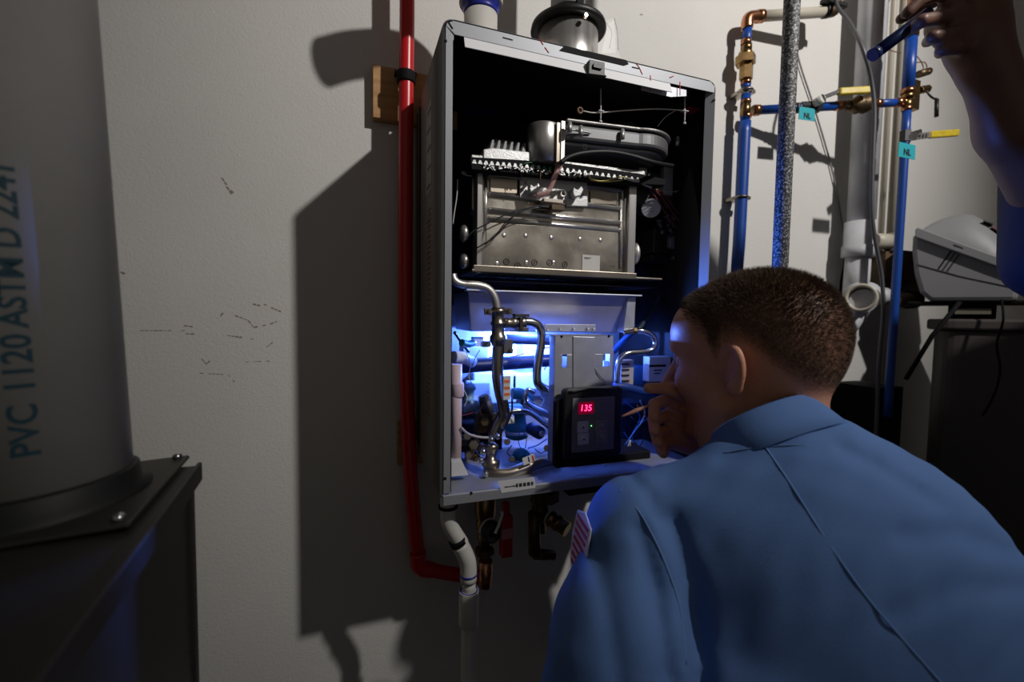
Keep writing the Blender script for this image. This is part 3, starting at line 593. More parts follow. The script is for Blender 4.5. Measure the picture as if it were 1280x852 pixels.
obj('cable_clip', MB().box(P(690, 500, -.2), P(694, 512, -.195)), WHT, H0, bevel=.0008)
for x, y, r_2 in [(584, 545, .007), (592, 556, .009), (586, 569, .007), (634, 552, .006), (640, 574, .006), (684, 560, .007)]:
    obj('union_nut', MB().hexn(P(x, y, -.19), P(x, y, -.205), r_2).cyl(P(x, y, -.205), P(x, y, -.213), r_2*.6, 12), STEELD, H0)
# right-hand side of the bay
gn = tb([(779, 416, -.20), (792, 413.5, -.21), (805, 414, -.215), (815, 419, -.215), (819, 428, -.215), (814, 437, -.215), (800, 439.5, -.215), (785, 441, -.215), (775, 448, -.215), (772, 460, -.215), (771, 478, -.215)], 7.0, CHROME, 'gooseneck_tube')
obj('tube_nut', MB().hexn(P(791, 413.5, -.21), P(796, 413.3, -.212), .0065), BRASSD, gn)
tb([(766, 440, -.15), (780, 425, -.155), (800, 405, -.16), (810, 394, -.16)], 7.5, mat('blue_tube', (.03, .10, .30), .3, .4), 'diagonal_tube')
tb([(768, 482, -.2), (785, 484, -.2), (804, 489, -.195), (820, 490, -.19)], 10, mat('corrugated_blue', (.01, .04, .20), .4), 'corrugated_hose')
obj('blue_cup', MB().prism([P(x, y, -.17) for x, y in [(787, 455), (806, 457), (806, 477), (802, 481), (790, 479)]], (0, .03, 0)), mat('sky_blue_plastic', (.06, .25, .6), .25), H0, bevel=.003)
wp = obj('white_plug', MB().box(P(812, 446, -.20), P(831, 474, -.18)), WHT, H0, bevel=.001); obj('plug_band', MB().box(P(812, 456, -.2012), P(832, 458, -.2)), BLKM, wp); obj('plug_print', MB().box(P(818, 462, -.2012), P(827, 463, -.2)).box(P(818, 466, -.2012), P(825, 467, -.2)), INK, wp)
wp = obj('terminal_block', MB().box(P(777, 450, -.19), P(786, 480, -.175)), mat('terminal_tan', (.4, .35, .33), .5), H0, bevel=.001)
for k in range(4): obj('terminal', MB().box(P(777, 454+k*7, -.1915), P(786, 456+k*7, -.19)), INK, wp)
obj('side_duct', MB().box(P(776, 505, -.12), P(850, 560, -.06)), mat('blue_black_box', (.02, .03, .06), .4, .3), H0, bevel=.004)
# ---- circuit-board cover
yB = -.262
B0 = P(694, 418, yB); B1 = P(767, 417, yB)
PX0, PX1 = B0.x, B1.x; PZ1 = B0.z-.001; PZ0 = P(694, 578, yB).z
def bx_(px, py): return P(px, py, yB)
pc = MB()
wl, wr = (P(703, 443, yB), P(708.5, 459, yB)), (P(754, 445, yB), P(762, 457, yB))
def plate_with_windows():
    xs = [PX0, wl[0].x, wl[1].x, wr[0].x, wr[1].x, PX1]; za, zb = wl[0].z, wl[1].z
    pc.box((PX0, yB, za), (PX1, yB+.0015, PZ1)); pc.box((PX0, yB, PZ0), (PX1, yB+.0015, zb))
    for i in (0, 2, 4): pc.box((xs[i], yB, zb), (xs[i+1], yB+.0015, za))
    pc.box((PX0, yB, PZ0), (PX0+.0015, yB+.022, PZ1)); pc.box((PX1-.0015, yB, PZ0), (PX1, yB+.022, PZ1))
    pc.box((PX0, yB, PZ1-.0015), (PX1, yB+.05, PZ1))
plate_with_windows(); PC = obj('board_cover', pc, GALV, H0, bevel=.0006)
rb = MB().prism([P(x, y, yB-.002) for x, y in [(716.5, 420), (744, 421), (744.5, 468), (756, 480), (756, 505), (716.5, 505)]], (0, .0022, 0)); obj('raised_panel', rb, GALV, PC, bevel=.0015)
obj('cover_top_flange', MB().box(P(681, 405, yB+.05), P(744, 414, yB+.052)), GALV, PC, bevel=.0005)
for x, y, yy in [(684, 413, .046), (700, 411.5, .046), (717, 411, .046), (734.5, 411, .046), (742, 411, .046)]: obj('cover_screw', MB().ell(P(x, y, yB+yy), ((1, 0, 0), (0, 1, 0), (0, 0, 1)), (.0028, .003, .0028), 10, 6), STEELB, PC)
for x, y in [(702, 420.5), (761, 420)]: obj('cover_notch', MB().cyl(P(x, y, yB-.001), P(x, y, yB+.0002), .0022, 12), BLKM, PC)
obj('retainer', MB().tube([P(744, 460, yB-.002), P(748, 466, yB-.003), (P(755, 476, yB-.003)), P(756, 486, yB-.002)], .0012, 8), GALV, PC)
obj('white_support', MB().box(P(700, 446, yB+.012), P(707, 456, yB+.02)).box(P(755, 451, yB+.012), P(762, 457, yB+.02)), WHT, PC)
for x in (715, 757): obj('hanging_screw', MB().cyl(P(x, 570, yB-.003), P(x, 583, yB-.003), .0008, 8).ell(P(x, 582, yB-.003), ((1, 0, 0), (0, 1, 0), (0, 0, 1)), (.002, .002, .002), 8, 6), STEELB, PC)
obj('lower_bay_box', MB().box(P(712, 573, -.235), P(780, 588, -.15)), BLKM, H0, bevel=.003)

# ------------------------------------------------------------ remote controller hung on the board cover
yR = -.288
def rr(px0, py0, px1, py1, y, r, t, mb=None):
    a = P(px0, py0, y); b = P(px1, py1, y); mb = mb or MB(); o = []
    for cx, cz, a0 in ((b.x-r, a.z-r, 0), (a.x+r, a.z-r, 90), (a.x+r, b.z+r, 180), (b.x-r, b.z+r, 270)):
        for k in range(6): q = math.radians(a0+18*k); o.append(V(cx+r*math.cos(q), y, cz+r*math.sin(q)))
    return mb.prism(o, (0, t, 0))
cc = P(737, 571, yR)
RC = thing('remote_controller', (cc.x, yR, cc.z), 'black wall controller with red digits 135 leaning on the grey cover', 'controller')
obj('holder', rr(695, 499, 772, 577, yR+.010, .007, .012), BLKM, RC, bevel=.002)
bd = obj('body', rr(706, 486, 777, 569, yR, .009, .016), BLK, RC, bevel=.003)
obj('top_ridge', MB().tube([P(712, 490, yR-.001), P(736, 486, yR-.001), P(770, 486.5, yR-.001)], .0022, 8), RUB, bd)
fc = obj('face_panel', rr(716, 498, 767, 561, yR-.002, .001, .0035), mat('face_grey', (.17, .17, .19), .30), RC, bevel=.0005)
dp = obj('display', rr(723, 503, 742.5, 516.5, yR-.0028, .001, .0012), LEDG, RC)
obj('digits', text_mb('135', P(732.5, 510, yR-.0031), (1, 0, -.03), (.12, 0, 1), .0145, bold=.0001), LED, dp)
for x0, y0 in [(722, 527), (722.5, 542), (745, 526), (745, 540)]:
    bt = obj('button', rr(x0, y0, x0+13.5, y0+13, yR-.0034, .001, .002), mat('button_grey', (.5, .5, .54), .4) if x0 < 730 else mat('dark_button', (.22, .22, .25), .4), RC, bevel=.0004)
    c0 = P(x0+6.8, y0+6.5, yR-.0034); obj('button_dome', MB().ell(c0, ((1, 0, 0), (0, 1, 0), (0, 0, 1)), (.0042, .0018, .0042), 14, 8), bt.data.materials[0], bt)
    up = y0 < 535
    if x0 < 730:
        s_ = 1 if up else -1; obj('arrow', MB().prism([c0+V(-.0022, -.002, -.0014*s_), c0+V(.0022, -.002, -.0014*s_), c0+V(0, -.002, .0022*s_)], (0, .0004, 0)), INK, bt)
obj('green_light', MB().ell(P(739.3, 532, yR-.003), ((1, 0, 0), (0, 1, 0), (0, 0, 1)), (.0007, .0007, .0009), 8, 6), GLED, RC)
for s_, x, y, sz in [('WATER HEATER', 732, 519.5, .0026), ('TEMP', 752, 505, .0026), ('SET TEMP', 729.5, 539.5, .0024), ('POWER', 752, 524, .0022)]:
    obj('face_lettering', text_mb(s_, P(x, y, yR-.0024), (1, 0, 0), (0, 0, 1), sz), GREYP if s_ != 'WATER HEATER' else mat('dim_red_print', (.25, .05, .05), .5), RC)

# ------------------------------------------------------------ pipes above the heater
def pipe_v(name, px, py, y, z0, z1, r, m, label, cat='pipe', **k):
    p = P(px, py, y); return obj(name, MB().cyl(V(p.x, p.y, z0), V(p.x, p.y, z1), r, 28), m, label=label, cat=cat, **k)
pa = P(601, 20, -.15); AV = thing('air_intake_pipe', (pa.x, pa.y, ZO+H), 'white plastic vent pipe with blue primer ring rising from heater top left', 'pipe')
obj('pipe_length', MB().cyl(V(pa.x, pa.y, ZO+H), V(pa.x, pa.y, ZO+H+.105), .0285, 32), WPVC, AV)
z_ = P(601, 16, -.15).z
obj('blue_primer_ring', MB().lathe(V(pa.x, pa.y, z_-.004), (0, 0, 1), [(0, .0288), (.003, .0295), (.010, .0295), (.012, .033), (.030, .033)], 32), BCOL, AV)
obj('elbow', MB().tube([V(pa.x, pa.y, z_+.012), V(pa.x, pa.y, z_+.05), V(pa.x-.02, pa.y-.025, z_+.085), V(pa.x-.05, pa.y-.07, z_+.098), V(pa.x-.07, pa.y-.105, z_+.098)], .037, 24), WPVC, AV)
pe = P(710, 45, -.15); EV = thing('exhaust_vent', (pe.x, pe.y, ZO+H), 'grey exhaust pipe in a black clamp collar on heater top', 'vent')
obj('steel_collar', MB().cyl(V(pe.x, pe.y, ZO+H), V(pe.x, pe.y, P(710, 44, -.15).z), rad(80, pe)*.93, 40), STEELB, EV)
zc = P(712, 40, -.15).z; R_ = rad(92, pe)
cl = obj('black_collar', MB().lathe(V(pe.x, pe.y, zc-.004), (0, 0, 1), [(0, R_*.97), (.003, R_*1.02), (.010, R_), (.016, R_*.80), (.020, R_*.62), (.031, R_*.60), (.033, R_*.56)], 40), BLK, EV)
obj('hose_clamp', MB().ring(V(pe.x, pe.y, zc+.022), (0, 0, 1), R_*.62, .0022, 36, 8).box(V(pe.x-.006, pe.y-R_*.62-.006, zc+.016), V(pe.x+.006, pe.y-R_*.6, zc+.028)), BLKM, cl)
obj('collar_screw', MB().hexn(V(pe.x+.0, pe.y-R_*.93, zc-.012), V(pe.x, pe.y-R_*.93-.006, zc-.012), .004), STEELD, EV)
obj('grey_pipe', MB().cyl(V(pe.x-.002, pe.y, zc+.02), V(pe.x-.002, pe.y, CZ-.001), rad(42, pe), 32), GPVC, EV)
bgp = [P(x, y, -.10) for x, y in [(742, 70), (748, 38), (757, 26), (768, 22), (772, 40), (773, 62), (778, 78)]]
bm_ = MB().prism(bgp, (0, .0006, 0))
bm_.prism([P(x, y, -.115) for x, y in [(752, 66), (760, 30), (768, 24), (770, 66)]], (0, .0006, 0)); BG = obj('plastic_bag', bm_, BAG, label='scrap of clear plastic film behind the black vent collar', cat='plastic bag')
obj('bag_edge', MB().tube([P(768, 22, -.1012), P(772, 40, -.1012), P(773, 62, -.1012)], .0007, 6).tube([P(757, 27, -.1012), P(765, 40, -.1012), P(762, 60, -.1012)], .0005, 6), WHT, BG)

# ------------------------------------------------------------ red pipe and wood blocks on the left
wood = P(466, 80, -.022); w1 = P(560, 150, -.022)
WD = obj('wood_block', MB().box((wood.x, -.022, P(466, 146, -.022).z), (wood.x+.16, -.0005, P(466, 80, -.022).z)), WOOD, bevel=.001, label='pine board behind the red pipe at the heater top', cat='wood block')
a = P(497, 528, -.02); b = P(512, 580, -.02)
obj('wood_block', MB().box((a.x, -.02, b.z), (a.x+.15, -.0005, a.z)), WOOD, bevel=.001, label='small wood block behind the red pipe near heater bottom', cat='wood block')
yr = -.062; rp = [P(509, -60, yr), P(509, 0, yr), P(508, 100, yr), P(507, 250, yr), P(507, 400, yr), P(509, 500, yr), P(514, 600, yr), P(522, 694, yr)]
topz = P(509, 0, yr); rp = [V(rp[0].x, yr, CZ-.01), V(topz.x, yr, topz.z+.3)] + rp[1:]
r_ = rad(18.5, rp[2])
RP = obj('red_water_pipe', MB().tube(rp, r_, 20), RED, label='red hot water pipe running down left of the heater', cat='pipe')
obj('red_elbow', MB().tube([P(522, 690, yr), P(523, 704, yr), P(528, 710, yr), P(540, 712, yr)], r_*1.15, 18), RED, RP)
obj('red_branch', MB().tube([P(535, 711, yr), P(560, 716, yr), P(585, 720, yr)], r_, 18), RED, RP)
obj('pipe_strap', MB().lathe(V(*P(507.5, 97, yr)), (0, 0, 1), [(-.010, r_*1.1), (-.009, r_*1.25), (.009, r_*1.25), (.010, r_*1.1)], 22).box(P(494, 86, -.045), P(506, 99, -.022)).box(P(509, 88, -.045), P(519, 102, -.022)), BLKM, RP, bevel=.0008)
obj('strap_nail', MB().cyl(P(498, 88, -.046), P(498, 88, -.044), .0035, 10), STEELB, RP)

# ------------------------------------------------------------ valves and drain below the heater
yd = -.25
CD = thing('condensate_drain', P(586, 790, yd), 'white plastic drain pipe with two bends and a coupling under the heater', 'pipe')
obj('upper_bend', MB().tube([V(P(560, 630, yd).x, yd, ZO-.003), P(560, 640, yd), P(562, 655, yd), P(574, 675, yd), P(577, 680, yd)], rad(19.5, P(560, 640, yd)), 20), WPVC, CD)
obj('upper_ring', MB().lathe(P(560, 631, yd), (0, 0, -1), [(0, .0150), (.004, .0150)], 22), BLKM, CD)
o = obj('slip_joint', MB().tube([P(571, 673, yd), P(574, 679, yd)], rad(22, P(560, 640, yd)), 20, 0), BLKM, CD)
obj('lower_bend', MB().tube([P(575, 680, yd), P(581, 692, yd), P(585, 704, yd), P(585.5, 726, yd)], rad(21, P(585, 700, yd)), 20), WPVC, CD)
obj('primer_ring', MB().lathe(P(585.5, 716, yd), (0, 0, -1), [(0, rad(22.5, P(585, 700, yd))), (.003, rad(22.5, P(585, 700, yd)))], 22), BCOL, CD)
obj('riser', MB().cyl(P(586, 720, yd), P(586, 745, yd), rad(17, P(586, 730, yd)), 20), WPVC, CD)
rc_ = rad(24.5, P(586, 750, yd)); a = P(586, 737, yd); b = P(586, 780, yd)
obj('coupling', MB().lathe(a, V(0, 0, -1), [(0, rc_*.72), (0, rc_), ((a-b).length-.001, rc_), ((a-b).length, rc_*.8)], 28), WPVC, CD, bevel=.0006)
obj('primer_ring', MB().ring(a+V(0, 0, -.001), (0, 0, 1), rc_*.86, .0018, 28, 6), BCOL, CD)
obj('down_pipe', MB().cyl(b+V(0, 0, .001), V(b.x, yd, .0), rad(19, b), 22), WPVC, CD)
def brass_drop(px, y, ytop, ybot, name, label, reds, m1, m2):
    a = P(px, ytop, y); T = thing(name, P(px, ybot, y), label, 'valve'); L = a.z-P(px, ybot, y).z
    obj('valve_body', MB().lathe(V(a.x, y, ZO-.002), (0, 0, -1), [(0, .010), (L*.30, .010), (L*.32, .015), (L*.36, .016), (L*.42, .019), (L*.58, .019), (L*.64, .014), (L*.66, .017), (L*.74, .017), (L*.76, .0115), (L*.80, .0115), (L*.81, .014), (L*.86, .014), (L*.87, .0115), (L, .0115)], 20), m1, T)
    return T, a, L
T, a, L = brass_drop(607, -.16, 620, 726, 'isolation_valve', 'brass isolation valve with red lever under the heater centre', True, BRASS, COPPER)
obj('copper_tail', MB().cyl(P(607, 700, -.16), P(607, 732, -.16), .0125, 18), COPPER, T); obj('hex_nut', MB().hexn(P(607, 622, -.16), P(607, 634, -.16), .0135), BRASSD, T); obj('hex_nut', MB().hexn(P(606, 684, -.16), P(606, 692, -.16), .0175), BRASS, T)
hk = P(612, 663, -.19); obj('black_knob', MB().lathe(hk, (.25, -1, 0), [(0, .008), (.002, .019), (.012, .018), (.016, .012)], 24), BLK, T)
obj('pale_washer', MB().ring(hk+V(0, .002, .001), (.25, -1, .1), .0185, .0016, 26, 6), WHT, T)
obj('white_lever', MB().tube([P(619, 666, -.215), P(624, 655, -.216), P(628, 642, -.215), P(627, 639, -.21)], .0026, 8), WHT, T)
obj('red_lever', MB().box(P(629, 629, -.20), P(635, 648, -.19)).box(P(628, 647, -.205), P(637, 690, -.188)), REDH, T, bevel=.002); obj('lever_band', MB().box(P(627.5, 662, -.2065), P(637.5, 666, -.187)), mat('pink_band', (.5, .2, .2), .5), T)
obj('red_stub', MB().tube([P(590, 720, -.11), P(604, 722, -.15)], .0125, 16, 0), RED, T)
T, a, L = brass_drop(676, -.16, 610, 700, 'drain_valve', 'dark brass drain valve under the heater right half', True, BRASSD, BRASSD)
obj('hex_nut', MB().hexn(P(683, 612, -.16), P(683, 626, -.16), .024), BRASSD, T); obj('side_body', MB().cyl(P(668, 640, -.17), P(668, 692, -.17), .0115, 18), BRASSD, T); obj('elbow', MB().cyl(P(668, 692, -.17), P(692, 694, -.17), .010, 14), BRASSD, T)
a, b = P(686, 646, -.20), P(712, 664, -.235)
hs = MB().lathe(a, b-a, [(0, .012), (.004, .0145), (.008, .0145), (.010, .0125), (.016, .0125), (.017, .0145), (.024, .0145), (.025, .0130), (.040, .0130)], 20); obj('hose_outlet', hs, BRASS, T)
obj('pale_washer', MB().ring(a, b-a, .0135, .0018, 24, 6), WHT, T)
# ------------------------------------------------------------ left foreground: furnace top and plastic flue
ZT = ZO + .105
k0 = Pz(247, 581, ZT); e1 = (Pz(46, 846, ZT)-k0).normalized(); k1 = k0 + e1*.62; e2 = V(e1.y, -e1.x, 0)
if e2.x > 0: e2 = -e2
FU = thing('furnace_cabinet', (k0.x-.3, k0.y-.2, 0), 'dark metal furnace cabinet corner filling the lower left', 'furnace')
kb = k0 + (Pz(120, 590, ZT)-k0).normalized()*.9
bd = (Pz(150, 590, ZT)-k0).normalized()
def quad(z, off=0): a = k0 - e1*off*0; return [a, k0+e1*.62, k0+e1*.62+bd*.75, k0+bd*.75]
q = quad(0)
top = MB().prism([V(p.x, p.y, ZT-.006) for p in q], (0, 0, .006)); obj('top_panel', top, DKCAB, FU, bevel=.002)
nrm = e2*-1
lipm = MB()
for off, t0, t1 in ((.0, .0, .016),):
    lipm.prism([V(k0.x, k0.y, ZT-.016), V(k0.x, k0.y, ZT+.003), V(*(k0+nrm*.004))+V(0, 0, .003-.0), V(k0.x+nrm.x*.004, k0.y+nrm.y*.004, ZT-.016)], e1*.62)
obj('top_edge', lipm, DKCAB, FU, bevel=.001)
obj('side_panel', MB().prism([V(k0.x, k0.y, 0)-nrm*.006, V(k0.x, k0.y, ZT-.016)-nrm*.006, V(k0.x, k0.y, ZT-.016)-nrm*.009, V(k0.x, k0.y, 0)-nrm*.009], e1*.62), DKCAB, FU)
obj('back_panel', MB().prism([V(k0.x, k0.y, 0)-nrm*.006, V(k0.x, k0.y, ZT-.006)-nrm*.006, V(k0.x, k0.y, ZT-.006)-nrm*.006+bd*.7, V(k0.x, k0.y, 0)-nrm*.006+bd*.7], e1*.003), DKCAB, FU)
obj('corner_post', MB().prism([V(k0.x, k0.y, 0)-nrm*.003, V(k0.x, k0.y, ZT-.016)-nrm*.003, V(k0.x, k0.y, ZT-.016)-nrm*.012, V(k0.x, k0.y, 0)-nrm*.012], e1*.012), DKCAB, FU, bevel=.001)
RF = .062
fc0 = Pz(78, 611, ZT)
# centre chosen so that the pipe's right silhouette stands at the photographed place
flx = Cm(42, 560, .36); fc = V(flx.x, flx.y, ZT)
FL = thing('plastic_flue_pipe', fc, 'wide white plastic flue pipe with teal printed lettering on the dark furnace', 'pipe')
obj('pipe_length', MB().cyl(fc+V(0, 0, .012), V(fc.x, fc.y, CZ-.001), RF, 64), WPVC, FL)
obj('rubber_collar', MB().lathe(fc, (0, 0, 1), [(0, RF*1.20), (.006, RF*1.20), (.008, RF*1.09), (.022, RF*1.07), (.024, RF*1.015)], 64), RUB, FL)
obj('flange_plate', MB().obox(fc+V(0, 0, .002), (e1, e2, (0, 0, 1)), (.086, .086, .002)), DKCAB, FL, bevel=.002)
for sx, sy in ((1, 1), (1, -1), (-1, 1), (-1, -1)):
    p = fc+e1*.077*sx+e2*.077*sy; obj('flange_screw', MB().ell(p+V(0, 0, .006), ((1, 0, 0), (0, 1, 0), (0, 0, 1)), (.0045, .0045, .0035), 14, 8), CHROME, FL)
axis = V(fc.x, fc.y, 0)
def flue_text(s, py, size, a_off=0):
    """bottom of the lettering at the height where the photo shows it"""
    d = CAM-fc; a0 = math.atan2(d.y, d.x)
    z = (Cm(30, py, .30)).z; a = a0 + a_off
    return text_mb(s, V(0, 0, 0), (0, 0, 1), (1, 0, 0), size, align='LEFT', bold=.0004, wrap=(axis+V(0, 0, z), RF+.0003, a))
AA = min((math.radians(k) for k in range(-80, 80)), key=lambda t: abs(30 - (lambda q: 640+FPX*q.dot(RT)/q.dot(FW))(V(fc.x, fc.y, CAM.z)+V(math.cos(math.atan2((CAM-fc).y, (CAM-fc).x)+t), math.sin(math.atan2((CAM-fc).y, (CAM-fc).x)+t), 0)*RF-CAM)))
for s_, py_, sz_ in (('PVC', 583, .021), ('1120', 498, .021), ('ASTM D 2241', 412, .0195)): obj('printed_lettering', flue_text(s_, py_, sz_, AA), TINK, FL)

FL.rotation_euler = (0, -.036, 0)   # the flue leans a little to the left
# ------------------------------------------------------------ foreground pole and right-hand pipework
pp = P(981, 200, -.37); PO = obj('speckled_pole', MB().cyl(V(pp.x, pp.y, .002), V(pp.x, pp.y, CZ-.002), rad(21, pp)*.88, 28), POLE, label='black and silver speckled upright pole behind the kneeling man', cat='pole')
PO['label'] = 'black and silver speckled upright pole rising behind the head of the man in blue'
yl = -.04
def seg(px, y0, y1, w_, m_, name, par, y=yl, shape='cyl', n=22, px1=None):
    a = P(px, y0, y); b = P(px if px1 is None else px1, y1, y); b.x = a.x if px1 is None else b.x
    r = rad(w_, a)*.93
    mb = MB().hexn(a, b, r*1.08) if shape == 'hex' else MB().cyl(a, b, r, n) if shape == 'cyl' else MB().lathe(a, b-a, [(0, r*.72), ((b-a).length*.3, r), ((b-a).length*.7, r), ((b-a).length, r*.72)], n)
    return obj(name, mb, m_, par)
LP = thing('blue_wall_pipe', P(925, 335, yl), 'blue wall pipe with copper elbow and brass union right of heater', 'pipe')
tube_l = obj('lower_tube', MB().tube([P(931, 152, yl), P(928, 220, yl), P(924, 300, yl), P(921, 345, yl), P(916, 480, yl)], rad(14.5, P(930, 200, yl)), 18), BLUE, LP)
seg(932.5, 118, 152, 12, BLUE, 'upper_tube', LP); seg(934, 33, 60, 12, BLUE, 'top_tube', LP)
obj('copper_elbow', MB().tube([P(934, 36, yl), P(934, 27, yl), P(937, 22, yl), P(947, 20.5, yl), P(952, 20.3, yl)], rad(14, P(934, 30, yl)), 16), COPPER, LP)
for y0, y1, w_, m_ in [(50, 56, 13, COPPER), (100, 106, 13, COPPER), (125, 129, 13, COPPER), (143, 148, 14, COPPER)]: seg(932.5, y0, y1, w_, m_, 'copper_ring', LP)
seg(933, 56, 64, 14, BRASS, 'brass_neck', LP); seg(932, 63, 73, 17, BRASS, 'brass_cone', LP, shape='l'); seg(932, 70, 81, 24, BRASS, 'union_nut', LP, shape='hex'); seg(933, 81, 100, 16, BRASS, 'brass_body', LP, shape='hex')
seg(932.5, 104, 112, 12, BLUE, 'short_tube', LP); seg(932, 128, 146, 13, BRASS, 'tee_body', LP)
for y, dx in [(114, 0), (247, -6)]:
    c0 = P(932+dx, y, yl); obj('pipe_clip', MB().ring(c0, (0, 0, 1), .0155, .0035, 20, 6).box((c0.x-.014, yl, c0.z-.004), (c0.x+.014, -.001, c0.z+.004)).box((c0.x+.012, yl-.008, c0.z-.004), (c0.x+.024, yl+.004, c0.z+.004)), STEELD, LP, bevel=.0006)
# horizontal branch leaning out from the wall toward the right pipe
yr2 = -.165
def hp(t): # point along the branch in world space
    a = P(940, 138, yl); b = P(1134, 127.5, yr2); return a+(b-a)*t
def tp(px):
    lo, hi = 0, 1
    for _ in range(40):
        t = (lo+hi)/2; q = hp(t)-CAM; x = 640+FPX*q.dot(RT)/q.dot(FW)
        if x < px: lo = t
        else: hi = t
    return hp(t)
HB = thing('blue_branch_pipe', tp(1020), 'horizontal blue pipe with brass valve and yellow lever right of the speckled pole', 'pipe')
def hs(x0, x1, wpx, m_, name, shape='cyl', par=None):
    a, b = tp(x0), tp(x1); r = rad(wpx, a)
    if shape == 'hex': mb = MB().hexn(a, b, r)
    elif shape == 'l': L = (b-a).length; mb = MB().lathe(a, b-a, [(0, r*.6), (L*.15, r*.75), (L*.3, r), (L*.45, r*.8), (L*.6, r), (L*.8, r*.8), (L, r*.6)], 20)
    else: mb = MB().cyl(a, b, r, 20)
    return obj(name, mb, m_, par or HB)
hs(938, 950, 11, BRASS, 'tee_outlet'); hs(942, 949, 13, COPPER, 'copper_ring'); hs(949, 1048, 10.5, BLUE, 'tube'); hs(1090, 1124, 9.5, BLUE, 'tube')
hs(993, 998, 12.5, DARKG, 'dark_ring'); hs(1044, 1052, 11.5, COPPER, 'copper_ring'); hs(1052, 1062, 11, BRASSD, 'valve_tail'); hs(1062, 1092, 22, BRASSD, 'brass_valve', 'l'); hs(1074, 1080, 19, BRASS, 'hex_collar', 'hex'); hs(1093, 1100, 11, COPPER, 'copper_ring'); hs(1119, 1128, 11, COPPER, 'copper_ring'); hs(1126, 1136, 9, BRASS, 'tee_inlet')
q = tp(1013); sv = obj('small_valve', MB().hexn(tp(1000), tp(1025), rad(14, q)), DARKG, HB); obj('white_cap', MB().cyl(q+V(0, -.012, .005), q+V(0, -.032, .008), rad(10, q), 20), mat('pale_cap', (.6, .6, .56), .35), HB)
def towards(p, d): return p + (CAM-p).normalized()*d
l0, l1, l2 = tp(1015)+V(0, -.02, .012), tp(1032)+V(0, -.03, .022), tp(1068)+V(0, -.035, .02)
obj('lever_arm', MB().obox((l0+l1)/2, (l1-l0, (0, 1, 0), (0, 0, 1)), ((l1-l0).length/2, .003, .005)), BLK, HB, bevel=.001)
obj('yellow_lever', MB().obox((l1+l2)/2, (l2-l1, (0, 1, 0), (0, 0, 1)), ((l2-l1).length/2, .006, .0085)), YEL, HB, bevel=.003)
def tagobj(x0, y0, x1, y1, y, label, sk=0):
    a, b = P(x0, y0, y), P(x1, y1, y); T = thing('teal_tape_tag', V((a.x+b.x)/2, y, b.z), label, 'tag')
    obj('tape', MB().prism([a, V(b.x, y, a.z+sk), V(b.x+.001, y, b.z+sk), V(a.x-.001, y, b.z)], (0, .0012, 0)), TEAL, T)
    obj('tag_lettering', text_mb('NL', V((a.x+b.x)/2, y-.0006, b.z*.62+a.z*.38), (1, 0, .03), (0, 0, 1), (a.z-b.z)*.62, bold=.0004), INK, T); return T
yt = tp(1008).y-.018
tagobj(999.5, 133, 1018, 153, yt, 'teal tape tag reading NL hanging on the horizontal blue pipe', .003)
# right vertical pipe
RV = thing('blue_riser_pipe', P(1132, 520, yr2), 'tall blue riser pipe with side valve and brass tee', 'pipe')
def vx(px, py): p = P(px, py, yr2); return p
xr = P(1134, 130, yr2).x
def vz(py): return P(1134, py, yr2).z
def vseg(y0, y1, wpx, m_, name, shape='cyl', par=None, top=None):
    a = V(xr, yr2, top or vz(y0)); b = V(xr, yr2, vz(y1)); r = rad(wpx, a if not top else b)*.9
    return obj(name, MB().hexn(a, b, r) if shape == 'hex' else MB().cyl(a, b, r, 22), m_, par or RV)
vseg(-60, 40, 13, COPPER, 'copper_top', top=CZ-.002); vseg(36, 45, 17, COPPER, 'copper_ring'); vseg(45, 112, 14.5, BLUE, 'upper_tube'); vseg(111, 117, 16.5, COPPER, 'copper_ring'); vseg(117, 124, 15, BRASS, 'brass_ring'); vseg(124, 136, 12, BRASS, 'tee_body'); vseg(133, 139, 12, COPPER, 'copper_ring')
obj('lower_tube', MB().tube([V(xr, yr2, vz(138)), V(xr, yr2, vz(260)), V(xr-.002, yr2, vz(400)), V(xr-.004, yr2, vz(518))], rad(9.4, V(xr, yr2, 1.3)), 18), BLUE, RV)
sb_ = P(1147, 118, -.15); obj('side_valve', pbox(1142, 98, 1149, 137, -.155, .025).hexn(P(1149, 113, -.15), P(1160, 111, -.15), .010), BRASS, RV, bevel=.002)
obj('black_lever', MB().tube([P(1158, 113, -.17), P(1162, 119, -.175), P(1167, 123, -.178), P(1171, 124, -.18), P(1171, 132, -.18)], .0025, 8).tube([P(1171, 124, -.18), P(1170.5, 146, -.18)], .0045, 10, 0), BLK, RV)
obj('upper_stub', MB().cyl(P(1148, 93, -.15), P(1161, 89, -.15), .009, 14).ell(P(1160, 90, -.155), ((1, 0, 0), (0, 1, 0), (0, 0, 1)), (.006, .006, .006), 10, 6), BRASSD, RV)
for dx in (0, 4): obj('twist_wire', MB().tube([P(1146, 70+dx*2, -.15), P(1152+dx, 78, -.155), P(1154+dx, 86, -.15), P(1149, 92, -.15)], .0012, 6), WIREBR, RV)
q = P(1133, 170, yr2); obj('shutoff_body', MB().hexn(V(xr, yr2, q.z+.012), V(xr, yr2, q.z-.016), .013).cyl(q, q+V(0, -.03, 0), .006, 12), DARKG, RV)
obj('round_nut', MB().cyl(P(1142, 170, -.20), P(1142, 170, -.19), .0095, 18), STEELB, RV)
a, b, c_ = P(1139, 172, -.195), P(1162, 168.5, -.197), P(1197, 166, -.197)
obj('steel_lever', MB().obox((a+b)/2, (b-a, (0, 1, 0), (0, 0, 1)), ((b-a).length/2, .002, .0075)), STEELB, RV, bevel=.001)
for k in range(3): p = P(1150+k*4, 170, -.1995); obj('lever_print', MB().box(p+V(-.0015, 0, -.004), p+V(.0015, -.0004, .005)), INK, RV)
